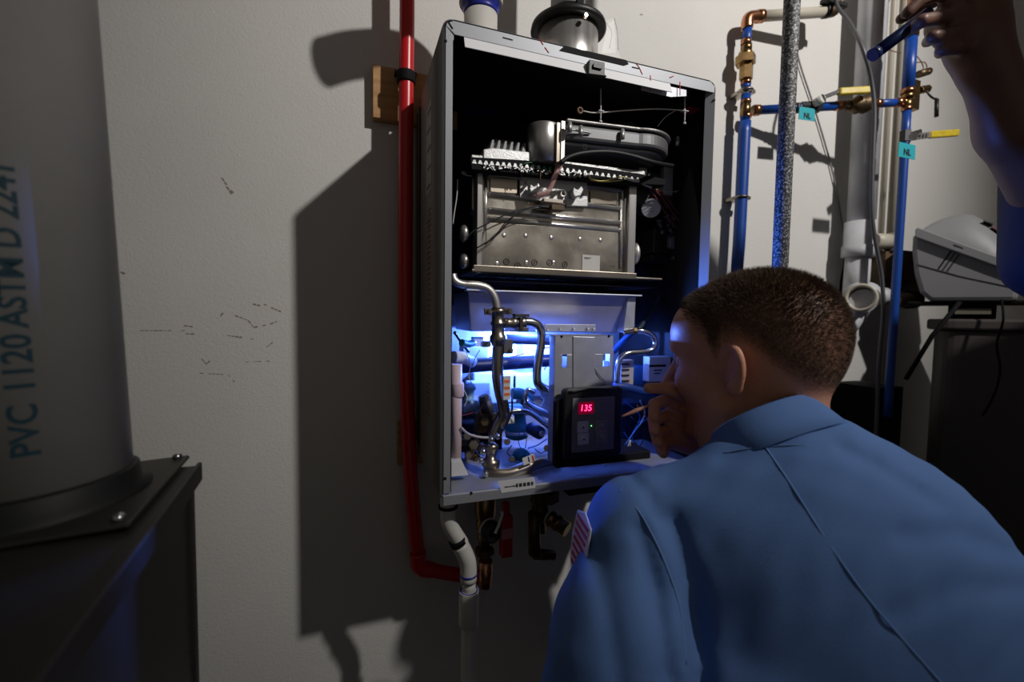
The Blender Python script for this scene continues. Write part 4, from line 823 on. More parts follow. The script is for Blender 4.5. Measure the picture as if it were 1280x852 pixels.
obj('yellow_lever', MB().obox((b+c_)/2, (c_-b, (0, 1, 0), (0, 0, 1)), ((c_-b).length/2, .005, .0085)), YEL, RV, bevel=.003)
tagobj(1124, 177, 1143.5, 199.5, -.20, 'teal tape tag reading NL on the right blue riser below a steel lever', 0)
# cream horizontal pipe at top, cables and big drain
CP = thing('cream_cross_pipe', P(1000, 15, -.05), 'cream horizontal pipe behind the speckled pole at the top', 'pipe')
a, b = P(948, 20.5, yl), P(1035, 14.5, -.08)
obj('tube', MB().cyl(a, b, rad(12.5, a), 20), CPVC, CP); obj('copper_ring', MB().cyl(a-(b-a).normalized()*.004, a+(b-a).normalized()*.012, rad(15, a), 20), COPPER, CP); obj('black_ring', MB().cyl(P(1030, 14.8, -.078), P(1035, 14.5, -.08), rad(15, b), 20), BLK, CP)
obj('dark_elbow', MB().tube([P(1034, 14.5, -.08), P(1042, 13, -.082), P(1044, 5, -.083), P(1044, -12, -.083)], .014, 14), BRASSD, CP)
obj('hose_clip', MB().box(P(1034, 0, -.10), P(1050, 10, -.08)), BLK, CP, bevel=.002)
obj('grey_cable', MB().tube([P(1045, -20, -.10), P(1046, 6, -.105), P(1062, 28, -.15), P(1078, 60, -.20), P(1089, 100, -.20), P(1093, 140, -.20), P(1091, 200, -.20), P(1090, 260, -.20), P(1094, 300, -.20), P(1102, 345, -.20), P(1104, 390, -.20), P(1099, 450, -.20), P(1096, 520, -.20), P(1094, 580, -.20)], rad(4.6, P(1090, 150, -.20)), 12), CABLE, label='thick grey cable looping down in front of the wide drain pipe', cat='cable')
obj('thin_wall_wire', MB().tube([P(994, -10, -.006), P(995, 50, -.006), P(1000, 80, -.006), P(1018, 135, -.006), P(1037, 200, -.006), P(1048, 250, -.006), P(1056, 300, -.006)], .0022, 8), mat('dim_wire', (.20, .19, .18), .6), label='thin grey wire running diagonally down the wall right of the pole', cat='wire')
yD = -.06
DP = thing('wide_drain_pipe', P(1082, 400, yD), 'wide grey drain pipe with couplings and an open side branch', 'pipe')
pt = P(1086, 100, yD); rD = rad(30, pt)
obj('upper_length', MB().cyl(V(pt.x, yD, CZ-.002), V(pt.x, yD, P(1086, 285, yD).z), rD, 30), GPVC, DP)
zA, zB, zC, zD, zE = [P(1080, k, yD).z for k in (278, 292, 308, 322, 372)]
obj('coupling', MB().lathe(V(pt.x-.003, yD, zA), (0, 0, -1), [(0, rD*.98), (0, rD*1.12), (zA-zC, rD*1.12), (zA-zC, rD*1.22), (zA-zD, rD*1.22), (zA-zD, rD*.95)], 32), GPVC, DP)
obj('lower_length', MB().cyl(V(pt.x-.004, yD, zD), V(pt.x-.006, yD, zE), rD*.92, 28), GPVC, DP)
c0 = P(1077, 372, yD-.05); dr = (CAM-c0).normalized()*.75+V(-.35, 0, .05)
obj('branch_body', MB().tube([V(pt.x-.006, yD, zE+.03), V(pt.x-.010, yD-.02, zE-.005), P(1079, 376, yD-.05)], rD*.95, 22).tube([P(1086, 362, yD), P(1070, 388, yD-.01), P(1056, 408, yD-.01)], rD*.9, 20), GPVC, DP)
R1 = rad(35, c0); obj('open_mouth', MB().lathe(c0, dr, [(-.045, R1*.9), (0, R1*.92), (.012, R1), (.012, R1*.78), (-.03, R1*.74)], 32), CPVC, DP)
obj('side_cap', MB().cyl(P(1096, 371, -.07), P(1106, 369, -.07), R1*.6, 20), GPVC, DP)
obj('wall_opening', MB().prism([P(x, y, -.0006) for x, y in [(1056, 294), (1066, 290), (1072, 300), (1072, 340), (1060, 384), (1047, 388), (1050, 350), (1054, 330)]], (0, .0004, 0)), BLKM, wb)
def wpipe(name, x, wpx, y, y1, label, m_, cat='pipe'):
    p = P(x, 120, y); z1 = P(x, y1, y).z if y1 else .002; return obj(name, MB().cyl(V(p.x, p.y, CZ-.002), V(p.x, p.y, z1), rad(wpx, p)*.88, 22), m_, label=label, cat=cat)
wpipe('cream_pipe', 1124.5, 12, -.03, 312, 'cream wall pipe standing directly behind the blue riser', CPVC); wpipe('slim_cream_pipe', 1111, 7.5, -.02, 300, 'slim cream pipe between the drain pipe and the blue riser', CPVC)
CS = thing('cream_stub', P(1105, 302, -.05), 'cream plastic stub with rounded end beside the drain coupling', 'pipe fitting')
obj('stub_tube', MB().cyl(P(1090, 301, -.05), P(1112, 302, -.05), .022, 20).lathe(P(1112, 302, -.05), (1, 0, 0), [(0, .026), (.012, .027), (.018, .022)], 20), CPVC, CS)
obj('brown_board', MB().box(P(1108, 312, -.05), P(1141, 366, -.004)), PLYW, bevel=.002, label='brown board with pipe fittings behind the blue riser', cat='board')
br = thing('brown_cross_pipe', P(1120, 372, -.09), 'brown horizontal pipe below the board right of the open drain', 'pipe')
obj('tube', MB().cyl(P(1116, 375.6, -.09), P(1146, 374, -.09), .020, 18), PLYW, br); obj('black_joint', MB().cyl(P(1134, 374.6, -.09), P(1142, 374.2, -.09), .026, 18), BLKM, br)
for y in (313, 351): obj('black_clamp', MB().box(P(1104, y-1.5, -.054), P(1145, y+1.5, -.05)), BLKM, br)
for x in (1064, 1101): wire([(x+8, -10), (x, 40), (x+3, 90), (x+14, 130)] if x > 1100 else [(1098, -5), (1092, 40), (1096, 90)], -.12, .0009, WIREBR, 'thin_wire', br) if False else None
obj('thin_wire_loop', MB().tube([P(1112, 0, -.09), P(1102, 20, -.09), P(1104, 50, -.09), P(1112, 62, -.09), P(1126, 66, -.09)], .0012, 7), WIREBR, label='thin brown wire loop behind the hand holding the penlight', cat='wire')

# ------------------------------------------------------------ grey control housing, tank and brown shelf at the right
yG = -.24
Q0 = P(1205, 315, -.225); hdv = V(Q0.x-CAM.x, Q0.y-CAM.y, 0).normalized(); hrv = V(hdv.y, -hdv.x, 0)
def PG(px, py, off=0):   # point on the housing's own front plane, off metres behind it
    d = ray(px, py); c_ = Q0+hdv*off; return CAM + d*((c_-CAM).dot(hdv)/d.dot(hdv))
HS = thing('grey_control_housing', PG(1210, 372), 'tilted pale grey plastic housing with rounded lid on the taupe tank', 'housing')
low = [(1141, 292), (1276, 340), (1273, 376), (1162, 376), (1150, 366), (1143, 342), (1140, 315)]
obj('housing_base', MB().prism([PG(x, y) for x, y in low], hdv*.20), SOFT, HS, bevel=.010)
E0, E1 = PG(1146, 290, -.008), PG(1274, 336, -.008)
prof = [(1146, 288), (1152, 280), (1162, 273), (1175, 267), (1190, 262), (1205, 259), (1218, 261), (1236, 270), (1256, 286), (1268, 305), (1274, 334)]
mb = MB(); L_ = []
for j, (dy, f, up) in enumerate([(0, .02, 0), (.012, .45, 0), (.04, .78, 0), (.09, 1.0, 0), (.15, 1.0, .004), (.20, .92, .006), (.21, .5, 0)]):
    L_.append([E0+(E1-E0)*(i/10)+(PG(*prof[i], -.008)-(E0+(E1-E0)*(i/10)))*f+hdv*dy+V(0, 0, up) for i in range(11)])
vs = [p for r in L_ for p in r]; mb.add(vs, [(j*11+i, j*11+i+1, (j+1)*11+i+1, (j+1)*11+i) for j in range(6) for i in range(10)], True)
mb.add(L_[0], [tuple(range(10, -1, -1))]); mb.add(L_[-1], [tuple(range(11))]); mb.add([L_[0][0], L_[0][-1], L_[-1][-1], L_[-1][0]], [(0, 1, 2, 3)])
ld = obj('rounded_lid', mb, SOFT, HS)
obj('lid_rim', MB().prism([PG(x, y, -.012) for x, y in [(1144, 287), (1147, 284), (1275, 331), (1272, 342), (1144, 296)]], hdv*.03), SOFT, HS, bevel=.002)
for k in range(3): obj('vent_slot', MB().prism([PG(x+k*5, y+k*2.2, -.001) for x, y in [(1188, 313), (1190, 313.5), (1174, 336), (1172, 336)]], hdv*.003), BLKM if k == 0 else DARKG, HS)
obj('rim_print', MB().prism([PG(x, y, -.0125) for x, y in [(1192, 305), (1204, 309.5), (1204, 311), (1192, 307)]], hdv*.001), INK, HS)
obj('housing_seam', MB().tube([PG(1145, 330, -.001), PG(1200, 345, -.001), PG(1262, 358, -.001)], .001, 6, 0), DARKG, HS)
for a_, b_, m_ in [((1248, 278), (1262, 286), mat('dull_red_mark', (.3, .06, .07), .5)), ((1262, 291), (1267, 296), mat('dull_blue_mark', (.03, .05, .3), .5)), ((1238, 270), (1250, 274), GREYP)]:
    a, b = PG(*a_, .05), PG(*b_, .05); obj('lid_print', MB().obox((a+b)/2+V(0, 0, -.012)-hrv*.012, (b-a, hdv, (0, 0, 1)), ((b-a).length/2, .02, .0012)), m_, HS)
TK = thing('taupe_tank', V(Q0.x, Q0.y, 0), 'large taupe brine tank with flat lid below the grey housing', 'tank')
def rboxr(c_, hw, hdp, z0, z1, r):
    o = []
    for sx, sy, a0 in ((1, 1, 0), (-1, 1, 90), (-1, -1, 180), (1, -1, 270)):
        for k in range(8): q = math.radians(a0+90*k/7); o.append(V(c_.x, c_.y, z0)+hrv*(sx*(hw-r)+r*math.cos(q))+hdv*(sy*(hdp-r)+r*math.sin(q)))
    return MB().prism(o, (0, 0, z1-z0))
tf = PG(1162, 412, .0); tz = tf.z; lz = PG(1162, 400, 0).z
w_ = .17; tc_ = PG(1162, 412, 0)+hrv*w_+hdv*.13
obj('tank_body', rboxr(tc_, w_-.008, .120, .002, tz, .05), TANK, TK, bevel=.004)
obj('tank_lid', rboxr(tc_, w_+.008, .130, tz+.001, lz+.004, .055), TANK, TK, bevel=.006)
s0 = PG(1215, 380, .08)
obj('support_stem', MB().cyl(V(s0.x, s0.y, lz+.004), V(s0.x, s0.y, PG(1200, 379, .08).z), .045, 20).obox(PG(1212, 379, .07), (hrv, hdv, (0, 0, 1)), (.12, .06, .005)), BLKM, TK, bevel=.003)
obj('lid_label', MB().obox(PG(1216, 389, .02), (hrv, hdv, (0, 0, 1)), (.032, .002, .007)), mat('dim_label', (.2, .19, .14), .6), TK)
obj('support_strut', MB().tube([PG(1200, 377, -.01), PG(1165, 420, -.02), PG(1132, 474, -.02)], .0055, 10, 0), BLKM, TK)
obj('power_cord', MB().tube([PG(1252, 374, -.02), PG(1254, 400, -.03), PG(1246, 430, -.03), PG(1250, 460, -.03), PG(1244, 490, -.03), PG(1228, 520, -.03), PG(1240, 500, -.03)], .0025, 8), BLKM, label='thin black power cord hanging in front of the taupe tank', cat='cord')
q = P(1098, 485, -.148); obj('shade_box', MB().box((q.x, -.148, .002), (q.x+.10, -.03, q.z)), BLKM, label='dark box added for the shaded wall low between the drain and the taupe tank', cat='box')  # black box added where the wall lies in shade
# ------------------------------------------------------------ people
Z3 = V(0, 0, 1)
def A3(v): return np.array(v, dtype=np.float32)
def chain(X, pts, rs, k=.006):
    d = None
    for a, b, ra, rb in zip(pts[:-1], pts[1:], rs[:-1], rs[1:]):
        q = cap_sd(X, a, b, ra, rb); d = q if d is None else smin(d, q, k)
    return d
def hand_sd(X, palm, fingers, r=.0088):
    d = chain(X, palm[0], palm[1], .01)
    for f in fingers:
        rr_ = np.linspace(1.08, .84, len(f))*r; d = smin(d, chain(X, f, rr_, .002), .005)
    return d
HS_ = .95
def head_sd(X, HC, F, L, U, neck=None, ears=True):
    q = (X - A3(HC))/HS_; p = np.stack([q @ A3(F), q @ A3(L), q @ A3(U)], -1); I = ((1, 0, 0), (0, 1, 0), (0, 0, 1))
    E = lambda c, h: ell_sd(p, c, I, h)
    d = E((-.012, 0, .032), (.103, .079, .083))
    d = smin(d, E((-.050, 0, .003), (.056, .068, .070)), .03)
    d = smin(d, E((.040, 0, -.020), (.056, .064, .078)), .03)
    d = smin(d, E((.058, 0, .045), (.036, .055, .040)), .03)
    d = smin(d, E((.034, 0, -.080), (.052, .052, .036)), .025)
    d = smin(d, E((.083, 0, -.098), (.020, .024, .017)), .018)
    for s in (-1, 1):
        d = smin(d, E((.062, s*.034, -.028), (.030, .026, .022)), .02)
        d = smin(d, E((.082, s*.026, .024), (.013, .024, .009)), .012)
        d = smin(d, cap_sd(p, A3((.030, s*.056, -.060)), A3((.060, s*.034, -.098)), .016, .012), .02)
    d = smin(d, cap_sd(p, A3((.090, 0, .012)), A3((.119, 0, -.030)), .008, .011), .012)
    for s in (-1, 1): d = smin(d, E((.107, s*.013, -.036), (.011, .008, .008)), .006)
    d = smin(d, E((.098, 0, -.056), (.012, .023, .006)), .006); d = smin(d, E((.096, 0, -.069), (.011, .021, .007)), .006)
    for s in (-1, 1):   # eye sockets and lids
        d = -smin(-d, E((.092, s*.032, .004), (.014, .018, .012)), .008); d = smin(d, E((.076, s*.031, .003), (.0135, .0145, .012)), .002)
    if ears:
        for s in (-1, 1):
            c = np.array((.004, s*.078, -.010)); rear = np.array((-.80, s*.60, 0)); up = np.array((-.12, s*.06, .99)); pts = []
            for k in range(19): pts.append(c + rear*.0165*math.cos(math.radians(-75+255*k/18)) + up*.0265*math.sin(math.radians(-75+255*k/18)))
            e = chain(p, [A3(x) for x in pts], [.0046]*19, .0015)
            e = smin(e, E(tuple(c-up*.0235+rear*.002), (.009, .006, .010)), .006)
            e = smin(e, ell_sd(p, c-rear*.001-np.array((0, s*.003, 0)), (tuple(rear), tuple(up), tuple(np.cross(rear, up))), (.016, .025, .0035)), .004)
            e = smin(e, chain(p, [A3(c+rear*.008+up*.014), A3(c+rear*.009-up*.004), A3(c-up*.014)], [.0034]*3), .004)
            d = smin(d, e, .005)
    d = d*HS_
    if neck is not None:
        for pts, rs in neck: d = smin(d, chain(X, [A3(x) for x in pts], rs, .03), .028)
    return d, p
# ---- the man in blue: head turned left toward the heater
RTh = V(RT.x, RT.y, 0).normalized(); FWh = V(FW.x, FW.y, 0).normalized()
ang = math.radians(40); Fh = -math.cos(ang)*RTh + math.sin(ang)*FWh; tl = math.radians(9)
F = Fh*math.cos(tl) - Z3*math.sin(tl); U = Z3*math.cos(tl) + Fh*math.sin(tl); L = U.cross(F)
HC = Cm(937, 446, .59)
N = Cm(990, 560, .53)
MAN = thing('person', V(.45, -.55, 0), 'person kneeling in light blue work shirt, short brown hair, seen from behind', 'person')
neck = [([HC-F*.014-U*.045, HC-F*.020-U*.10, Cm(940, 590, .57)], [.054, .055, .062]), ([HC+F*.02-U*.075, HC-F*.01-U*.125], [.045, .055])]
def man_head(X): return head_sd(X, HC, F, L, U, neck)[0]
c0 = HC-U*.03-F*.01
lo = np.array(c0)-.165; hi = np.array(c0)+.165; lo[2] = N.z-.05; hi[2] = HC.z+.14
v1, f1 = surface_nets(man_head, lo, hi, .0022)
# right hand held up to the mouth, forearm and arm hidden in front of the chest
fg = [[Cm(858, 500, .64), Cm(846, 491, .625), Cm(828, 485, .612), Cm(811, 485, .605)],
      [Cm(858, 516, .65), Cm(832, 500, .645), Cm(818, 505, .620), Cm(817, 520, .603)],
      [Cm(862, 532, .65), Cm(832, 520, .645), Cm(817, 524, .620), Cm(818, 538, .603)],
      [Cm(864, 548, .65), Cm(836, 538, .645), Cm(820, 541, .620), Cm(822, 553, .605)],
      [Cm(868, 562, .65), Cm(842, 554, .645), Cm(826, 556, .622), Cm(829, 566, .610)]]
SR = Cm(1195, 775, .50); ER = Cm(985, 800, .65); WR = Cm(905, 590, .68)
def man_arm(X):
    d = chain(X, [ER, Cm(942, 640, .69), Cm(922, 548, .69), Cm(890, 545, .67)], [.042, .036, .030, .028], .02)
    return smin(d, hand_sd(X, ([Cm(890, 545, .67), Cm(876, 535, .66)], [.028, .030]), fg), .012)
lo = np.array(WR); pts_ = np.array([list(p) for f in fg for p in f]+[list(WR)]); lo = pts_.min(0)-.045; hi = pts_.max(0)+.03
v2, f2 = surface_nets(man_arm, lo, hi, .0022)
# shirt
SL = Cm(806, 668, .53); EL = Cm(752, 940, .45); BK = Cm(1045, 745, .50); ML = Cm(1070, 880, .50); HP = Cm(1215, 1010, .52)
S_ = A3(FW)
def sq(X, k=1.45):      # squash along the chest's depth
    q = X - A3(CAM); dd = q @ S_; return q + dd[..., None]*(k-1)*S_
def sqp(p, k=1.45): p = Vector(p)-CAM; return A3(p + FW*(p.dot(FW)*(k-1)))
def pxpy(X):
    q = X - A3(CAM); z = q @ S_; return 640+FPX*(q @ A3(RT))/z, 426-FPX*(q @ A3(UP))/z
def seg2(x, y, pts):
    d = None
    for (ax, ay), (bx, by) in zip(pts[:-1], pts[1:]):
        t = np.clip(((x-ax)*(bx-ax)+(y-ay)*(by-ay))/((bx-ax)**2+(by-ay)**2), 0, 1); q = np.hypot(x-ax-t*(bx-ax), y-ay-t*(by-ay)); d = q if d is None else np.minimum(d, q)
    return d
FOLDS = [([(800, 662), (818, 740), (838, 860)], 11, .006), ([(838, 650), (862, 720), (874, 800), (880, 880)], 14, .008), ([(745, 690), (762, 770), (775, 860)], 12, .0035),
         ([(1130, 670), (1200, 668), (1262, 690)], 14, .004), ([(1120, 770), (1200, 735), (1290, 735)], 16, .0035), ([(1050, 560), (1100, 585), (1170, 628)], 9, .004), ([(900, 575), (960, 560), (1030, 562)], 6, .0015), ([(780, 585), (812, 620), (822, 650)], 7, .003), ([(820, 620), (900, 700), (930, 820)], 26, .0025)]
def shirt_sd(X, full=True):
    Q = sq(X)
    d = ell_sd(Q, sqp(BK), (tuple((RT-UP*.34).normalized()), tuple((UP+RT*.34).normalized()), tuple(FW)), (.183, .165, .165))
    d = smin(d, chain(Q, [sqp(BK), sqp(ML), sqp(HP)], [.155, .165, .160], .05), .06)
    d = smin(d, chain(X, [SL, BK+UP*.07, SR], [.062, .075, .075], .04), .05)
    d = smin(d, chain(X, [SL+RT*.015, N-UP*.035, SR+UP*.03], [.055, .070, .055], .05), .045)
    ar = chain(X, [SL, SL*.5+EL*.5, EL], [.066, .074, .074], .03)
    d = smin(d, ar, .022)
    d = smin(d, chain(X, [SL*.4+BK*.6-UP*.03, EL*.5+ML*.5], [.09, .11], .03), .03)
    d = smin(d, chain(X, [SR, ER], [.070, .062], .03), .03)
    d = smin(d, chain(X, [BK+FW*.02, Cm(900, 695, .62)], [.10, .095], .03), .03)  # hidden chest bulk added to shade the wall below the heater
    d = smin(d, chain(X, [ER, Cm(942, 640, .69), Cm(926, 548, .69)], [.062, .056, .048], .03), .03)  # unseen forearm sleeve, routed to deepen that wall shadow
    if full:
        x, y = pxpy(X); z = (X-A3(CAM)) @ S_; near = np.clip((.60-z)/.06, 0, 1)
        for pl, w_, am in FOLDS: d = d + 1.5*am*np.exp(-(seg2(x, y, pl)/w_)**2)*near
        d = d + .0010*np.sin(X[..., 0]*70+3*np.sin(X[..., 2]*31))*np.sin(X[..., 2]*55+X[..., 1]*40) + .0007*np.sin(x*.11+y*.05+2*np.sin(y*.03))*near
    nk = cap_sd(X, Cm(952, 560, .56), HC-U*.03, .056, .058)   # opening for the neck
    return np.maximum(d, -nk)
allp = np.array([list(p) for p in (SL, EL, BK, ML, HP, SR, ER, N)]); lo = allp.min(0)-.20; hi = allp.max(0)+.20; hi[2] = N.z+.07
v3, f3 = surface_nets(shirt_sd, lo, hi, .0058)
shirt = np_obj('shirt', v3, f3, SHIRT, MAN, 2, 'light blue work shirt')
# skin body: head, neck and right hand in one mesh
vb_ = np.concatenate([v1, v2]); fb_ = np.concatenate([f1, f2+len(v1)])
# lower arm resting on the thigh, out of sight
body = np_obj('body', vb_, fb_, SKIN, MAN, 2)
# hair: colour of the cropped scalp plus short standing hairs
me = body.data; n_ = len(me.vertices); co = np.empty(n_*3); me.vertices.foreach_get('co', co); co = co.reshape(-1, 3)+np.array(ORG[MAN])
no = np.empty(n_*3); me.vertices.foreach_get('normal', no); no = no.reshape(-1, 3)
q = (co-np.array(HC))/HS_; f_, l_, u_ = q @ np.array(F), q @ np.array(L), q @ np.array(U)
def hairline(f): return np.interp(f, [-.13, -.095, -.075, -.055, -.035, -.010, .012, .024, .034, .050, .066, .078], [-.068, -.064, -.050, -.030, -.004, .022, .020, -.004, .030, .048, .068, .088])
def hair_w(f, l, u, soft=.016): return np.clip((u-hairline(f))/soft, 0, 1)*(np.abs(l) < .0855)
wt = hair_w(f_, l_, u_, .030)
ear_zone = (np.abs(l_) > .080) & (np.abs(f_-.004) < .035) & (np.abs(u_+.01) < .045); wt[ear_zone] = 0
at = me.attributes.new('hair_amount', 'FLOAT', 'POINT'); at.data.foreach_set('value', wt.astype(np.float32))
nt = SKIN.node_tree; bs = nt.nodes['Principled BSDF']; src = bs.inputs['Base Color'].links[0].from_socket
an = nt.nodes.new('ShaderNodeAttribute'); an.attribute_name = 'hair_amount'
mx = nt.nodes.new('ShaderNodeMix'); mx.data_type = 'RGBA'; mx.inputs[7].default_value = (.13, .072, .046, 1)
ml_ = nt.nodes.new('ShaderNodeMath'); ml_.operation = 'MULTIPLY'; ml_.inputs[1].default_value = .72
nt.links.new(an.outputs['Fac'], ml_.inputs[0]); nt.links.new(ml_.outputs[0], mx.inputs[0]); nt.links.new(src, mx.inputs[6]); nt.links.new(mx.outputs[2], bs.inputs['Base Color'])
rng = np.random.default_rng(5); cand = np.nonzero((wt > .02) & (np.arange(n_) < len(v1)))[0]
pick = rng.choice(cand, 70000); keep = rng.random(70000) < (wt[pick]**.8*.95+.03); pick = pick[keep]; m_ = len(pick)
jit = rng.normal(0, .0010, (m_, 3)); nn_ = no[pick]; base = co[pick]+jit-nn_*(jit*nn_).sum(1)[:, None]
uu = u_[pick]; Ln = np.interp(uu, [-.06, .0, .05, .09], [.0018, .0032, .0055, .0085])*(.5+wt[pick]*.5)*rng.uniform(.7, 1.2, m_)
front = np.clip((f_[pick]-.02)/.05, 0, 1)[:, None]
dr_ = nn_ + .55*(-np.array(U)*.6*(1-front*.5) + np.array(F)*(.7*front+.15))[:] + rng.normal(0, .18, (m_, 3)); dr_ /= np.linalg.norm(dr_, axis=1)[:, None]
sd = np.cross(dr_, nn_ + rng.normal(0, .6, (m_, 3))); sd /= np.linalg.norm(sd, axis=1)[:, None]+1e-9
hv = np.stack([base-nn_*.0006-sd*.00030, base-nn_*.0006+sd*.00030, base+dr_*Ln[:, None]], 1).reshape(-1, 3); hf = np.arange(m_*3).reshape(-1, 3)
me2 = bpy.data.meshes.new('hair'); me2.from_pydata((hv-np.array(ORG[MAN])).tolist(), [], hf.tolist()); ho = bpy.data.objects.new('hair', me2); C.objects.link(ho); me2.materials.append(HAIR); ho.parent = MAN; ORG[ho] = ORG[MAN]; ho['label'] = 'short cropped brown hair'; ho['kind'] = 'stuff'
# eyes, brows
for s in (-1, 1):
    e0 = HC+F*.0745+L*.0295*s+U*.004; ey = obj('eye', MB().ell(e0, (F, L, U), (.0120, .0120, .0115), 16, 10), mat('eye_white', (.6, .58, .55), .2), MAN)
    obj('iris', MB().ell(e0+F*.0098, (F, L, U), (.003, .0052, .0052), 12, 8), mat('iris_brown', (.05, .03, .02), .2), ey)
    obj('eyebrow', MB().tube([HC+F*.090+L*.012*s+U*.023, HC+F*.089+L*.027*s+U*.027, HC+F*.076+L*.044*s+U*.023], .0028, 8), HAIR, MAN)
# collar
CC = Cm(962, 543, .545); Ax = (UP*.80-RT*.26+FW*.50).normalized(); Rx = (RT-Ax*RT.dot(Ax)).normalized(); Dx = Ax.cross(Rx)
mb = MB(); n_ = 44; rows = [(0, .004, .063), (0, .028, .059), (0, .033, .0595), (0, .031, .062), (0, .012, .070), (0, -.012, .078), (0, -.013, .075)]
vs = []
for (o_, h_, r0) in rows:
    for k in range(n_):
        a = 2*math.pi*k/n_; wv = .0012*math.sin(5*a+1)*(1 if h_ < .02 else .3); vs.append(CC + Rx*math.cos(a)*(r0+wv)*1.02 + Dx*math.sin(a)*(r0+wv)*.98 + Ax*(h_-.010))
mb.add(vs, [(j*n_+k, j*n_+(k+1) % n_, (j+1)*n_+(k+1) % n_, (j+1)*n_+k) for j in range(len(rows)-1) for k in range(n_)], True)
obj('collar', mb, SHIRT, shirt)
# seams traced on the cloth
from mathutils.bvhtree import BVHTree
bv = BVHTree.FromPolygons([tuple(v.co+ORG[MAN]) for v in shirt.data.vertices], [tuple(p.vertices) for p in shirt.data.polygons])
def onshirt(px, py): h = bv.ray_cast(CAM, ray(px, py).normalized()); return h[0]
for nm, pl in [('back_crease', [(955, 556), (985, 600), (1020, 655), (1050, 700), (1085, 748), (1125, 795), (1178, 855), (1220, 900)]), ('armhole_seam', [(757, 597), (775, 612), (797, 637), (812, 662), (830, 700), (850, 760), (858, 830)]), ('yoke_seam', [(905, 566), (940, 560), (1000, 556), (1050, 562)])]:
    pp = [p for p in (onshirt(*a) for a in pl) if p is not None]
    if len(pp) > 1: obj(nm, MB().tube(pp, .0011 if nm != 'yoke_seam' else .0008, 6, 8), SEAM, shirt)
# shoulder patch at the sleeve's outer edge
best = None
sv = shirt.data.vertices
x_, y_ = pxpy(A3([list(v.co+ORG[MAN]) for v in sv])); nr_ = np.array([list(v.normal) for v in sv]); side = nr_ @ np.array(RT)
for i in np.nonzero((np.abs(y_-688) < 8))[0]:
    if x_[i] < 760 and (best is None or side[i] < side[best]): best = int(i)
pc0 = sv[best].co+ORG[MAN]; pn_ = (-RT*.96 - FW*.10 + UP*.20).normalized(); pu = (UP-pn_*UP.dot(pn_)).normalized(); pr = pu.cross(pn_)
sh = [(-.030, .030), (0, .038), (.030, .030), (.033, 0), (.022, -.026), (0, -.038), (-.022, -.026), (-.033, 0)]
def shp(k, o_): return MB().prism([pc0+pn_*(.001+o_)+pr*a*k+pu*b*k for a, b in sh], pn_*.0016)
pt_ = obj('shoulder_patch', shp(1, 0), mat('patch_white', (.62, .58, .6), .8), shirt, bevel=.0006)
for k in range(7): obj('patch_stripe', MB().obox(pc0+pn_*.0028+pu*(.026-.0085*k), (pr, pu, pn_), (.024-.0009*k*k*.3, .0020, .0007)), mat('patch_red', (.42, .02, .04), .8), pt_)
# trousers, kneeling
KN1, KN2 = V(HP.x-.16, HP.y+.12, .07), V(HP.x+.10, HP.y+.20, .07)
def trous(X): return smin(smin(chain(X, [HP-Z3*.02+RTh*.07, KN2, KN2-FWh*.34-Z3*.01], [.13, .075, .055], .04), chain(X, [HP-Z3*.02-RTh*.07, KN1, KN1-FWh*.34-Z3*.01], [.13, .075, .055], .04), .04), ell_sd(X, HP-Z3*.02, ((1, 0, 0), (0, 1, 0), (0, 0, 1)), (.17, .14, .14)), .05)
v4, f4 = surface_nets(trous, np.array((HP.x-.45, HP.y-.5, .0)), np.array((HP.x+.35, HP.y+.4, HP.z+.16)), .012)
np_obj('trousers', v4, f4, NAVY, MAN, 1)
for kk in (KN1, KN2): p = kk-FWh*.40; obj('shoe', MB().ell(V(p.x, p.y, .05), (FWh, RTh, Z3), (.10, .048, .05)), BLK, MAN)
# forearm and hand of the near arm resting on the thigh (below the frame)
WL = V(EL.x+.14, EL.y+.20, EL.z-.24); hd = V(.2, 1, -.25).normalized(); hr_ = hd.cross(Z3).normalized()
fl = [[WL+hd*.06+hr_*s, WL+hd*.10+hr_*s*1.1+Z3*.006, WL+hd*(.13-.01*abs(i-1))+hr_*s*1.1-Z3*.004, WL+hd*(.15-.012*abs(i-1))+hr_*s*1.1-Z3*.020] for i, s in enumerate((-.028, -.009, .010, .028))]+[[WL+hd*.02-hr_*.02, WL+hd*.05-hr_*.05, WL+hd*.085-hr_*.058]]
v5, f5 = surface_nets(lambda X: smin(chain(X, [EL, WL], [.045, .028], .02), hand_sd(X, ([WL, WL+hd*.06], [.028, .034]), fl), .01), np.minimum(np.array(EL), np.array(WL))-.10, np.maximum(np.array(EL), np.array(WL+hd*.16))+.08, .005)
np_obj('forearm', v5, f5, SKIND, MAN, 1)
obj('thin_probe', MB().tube([Cm(812, 506, .603), Cm(795, 513, .60), Cm(777, 520.5, .60)], [.0012, .0030, .0012], 10), mat('tan_probe', (.38, .17, .12), .4), label='thin tan probe pinched by the man in blue, pointing into the heater', cat='probe')

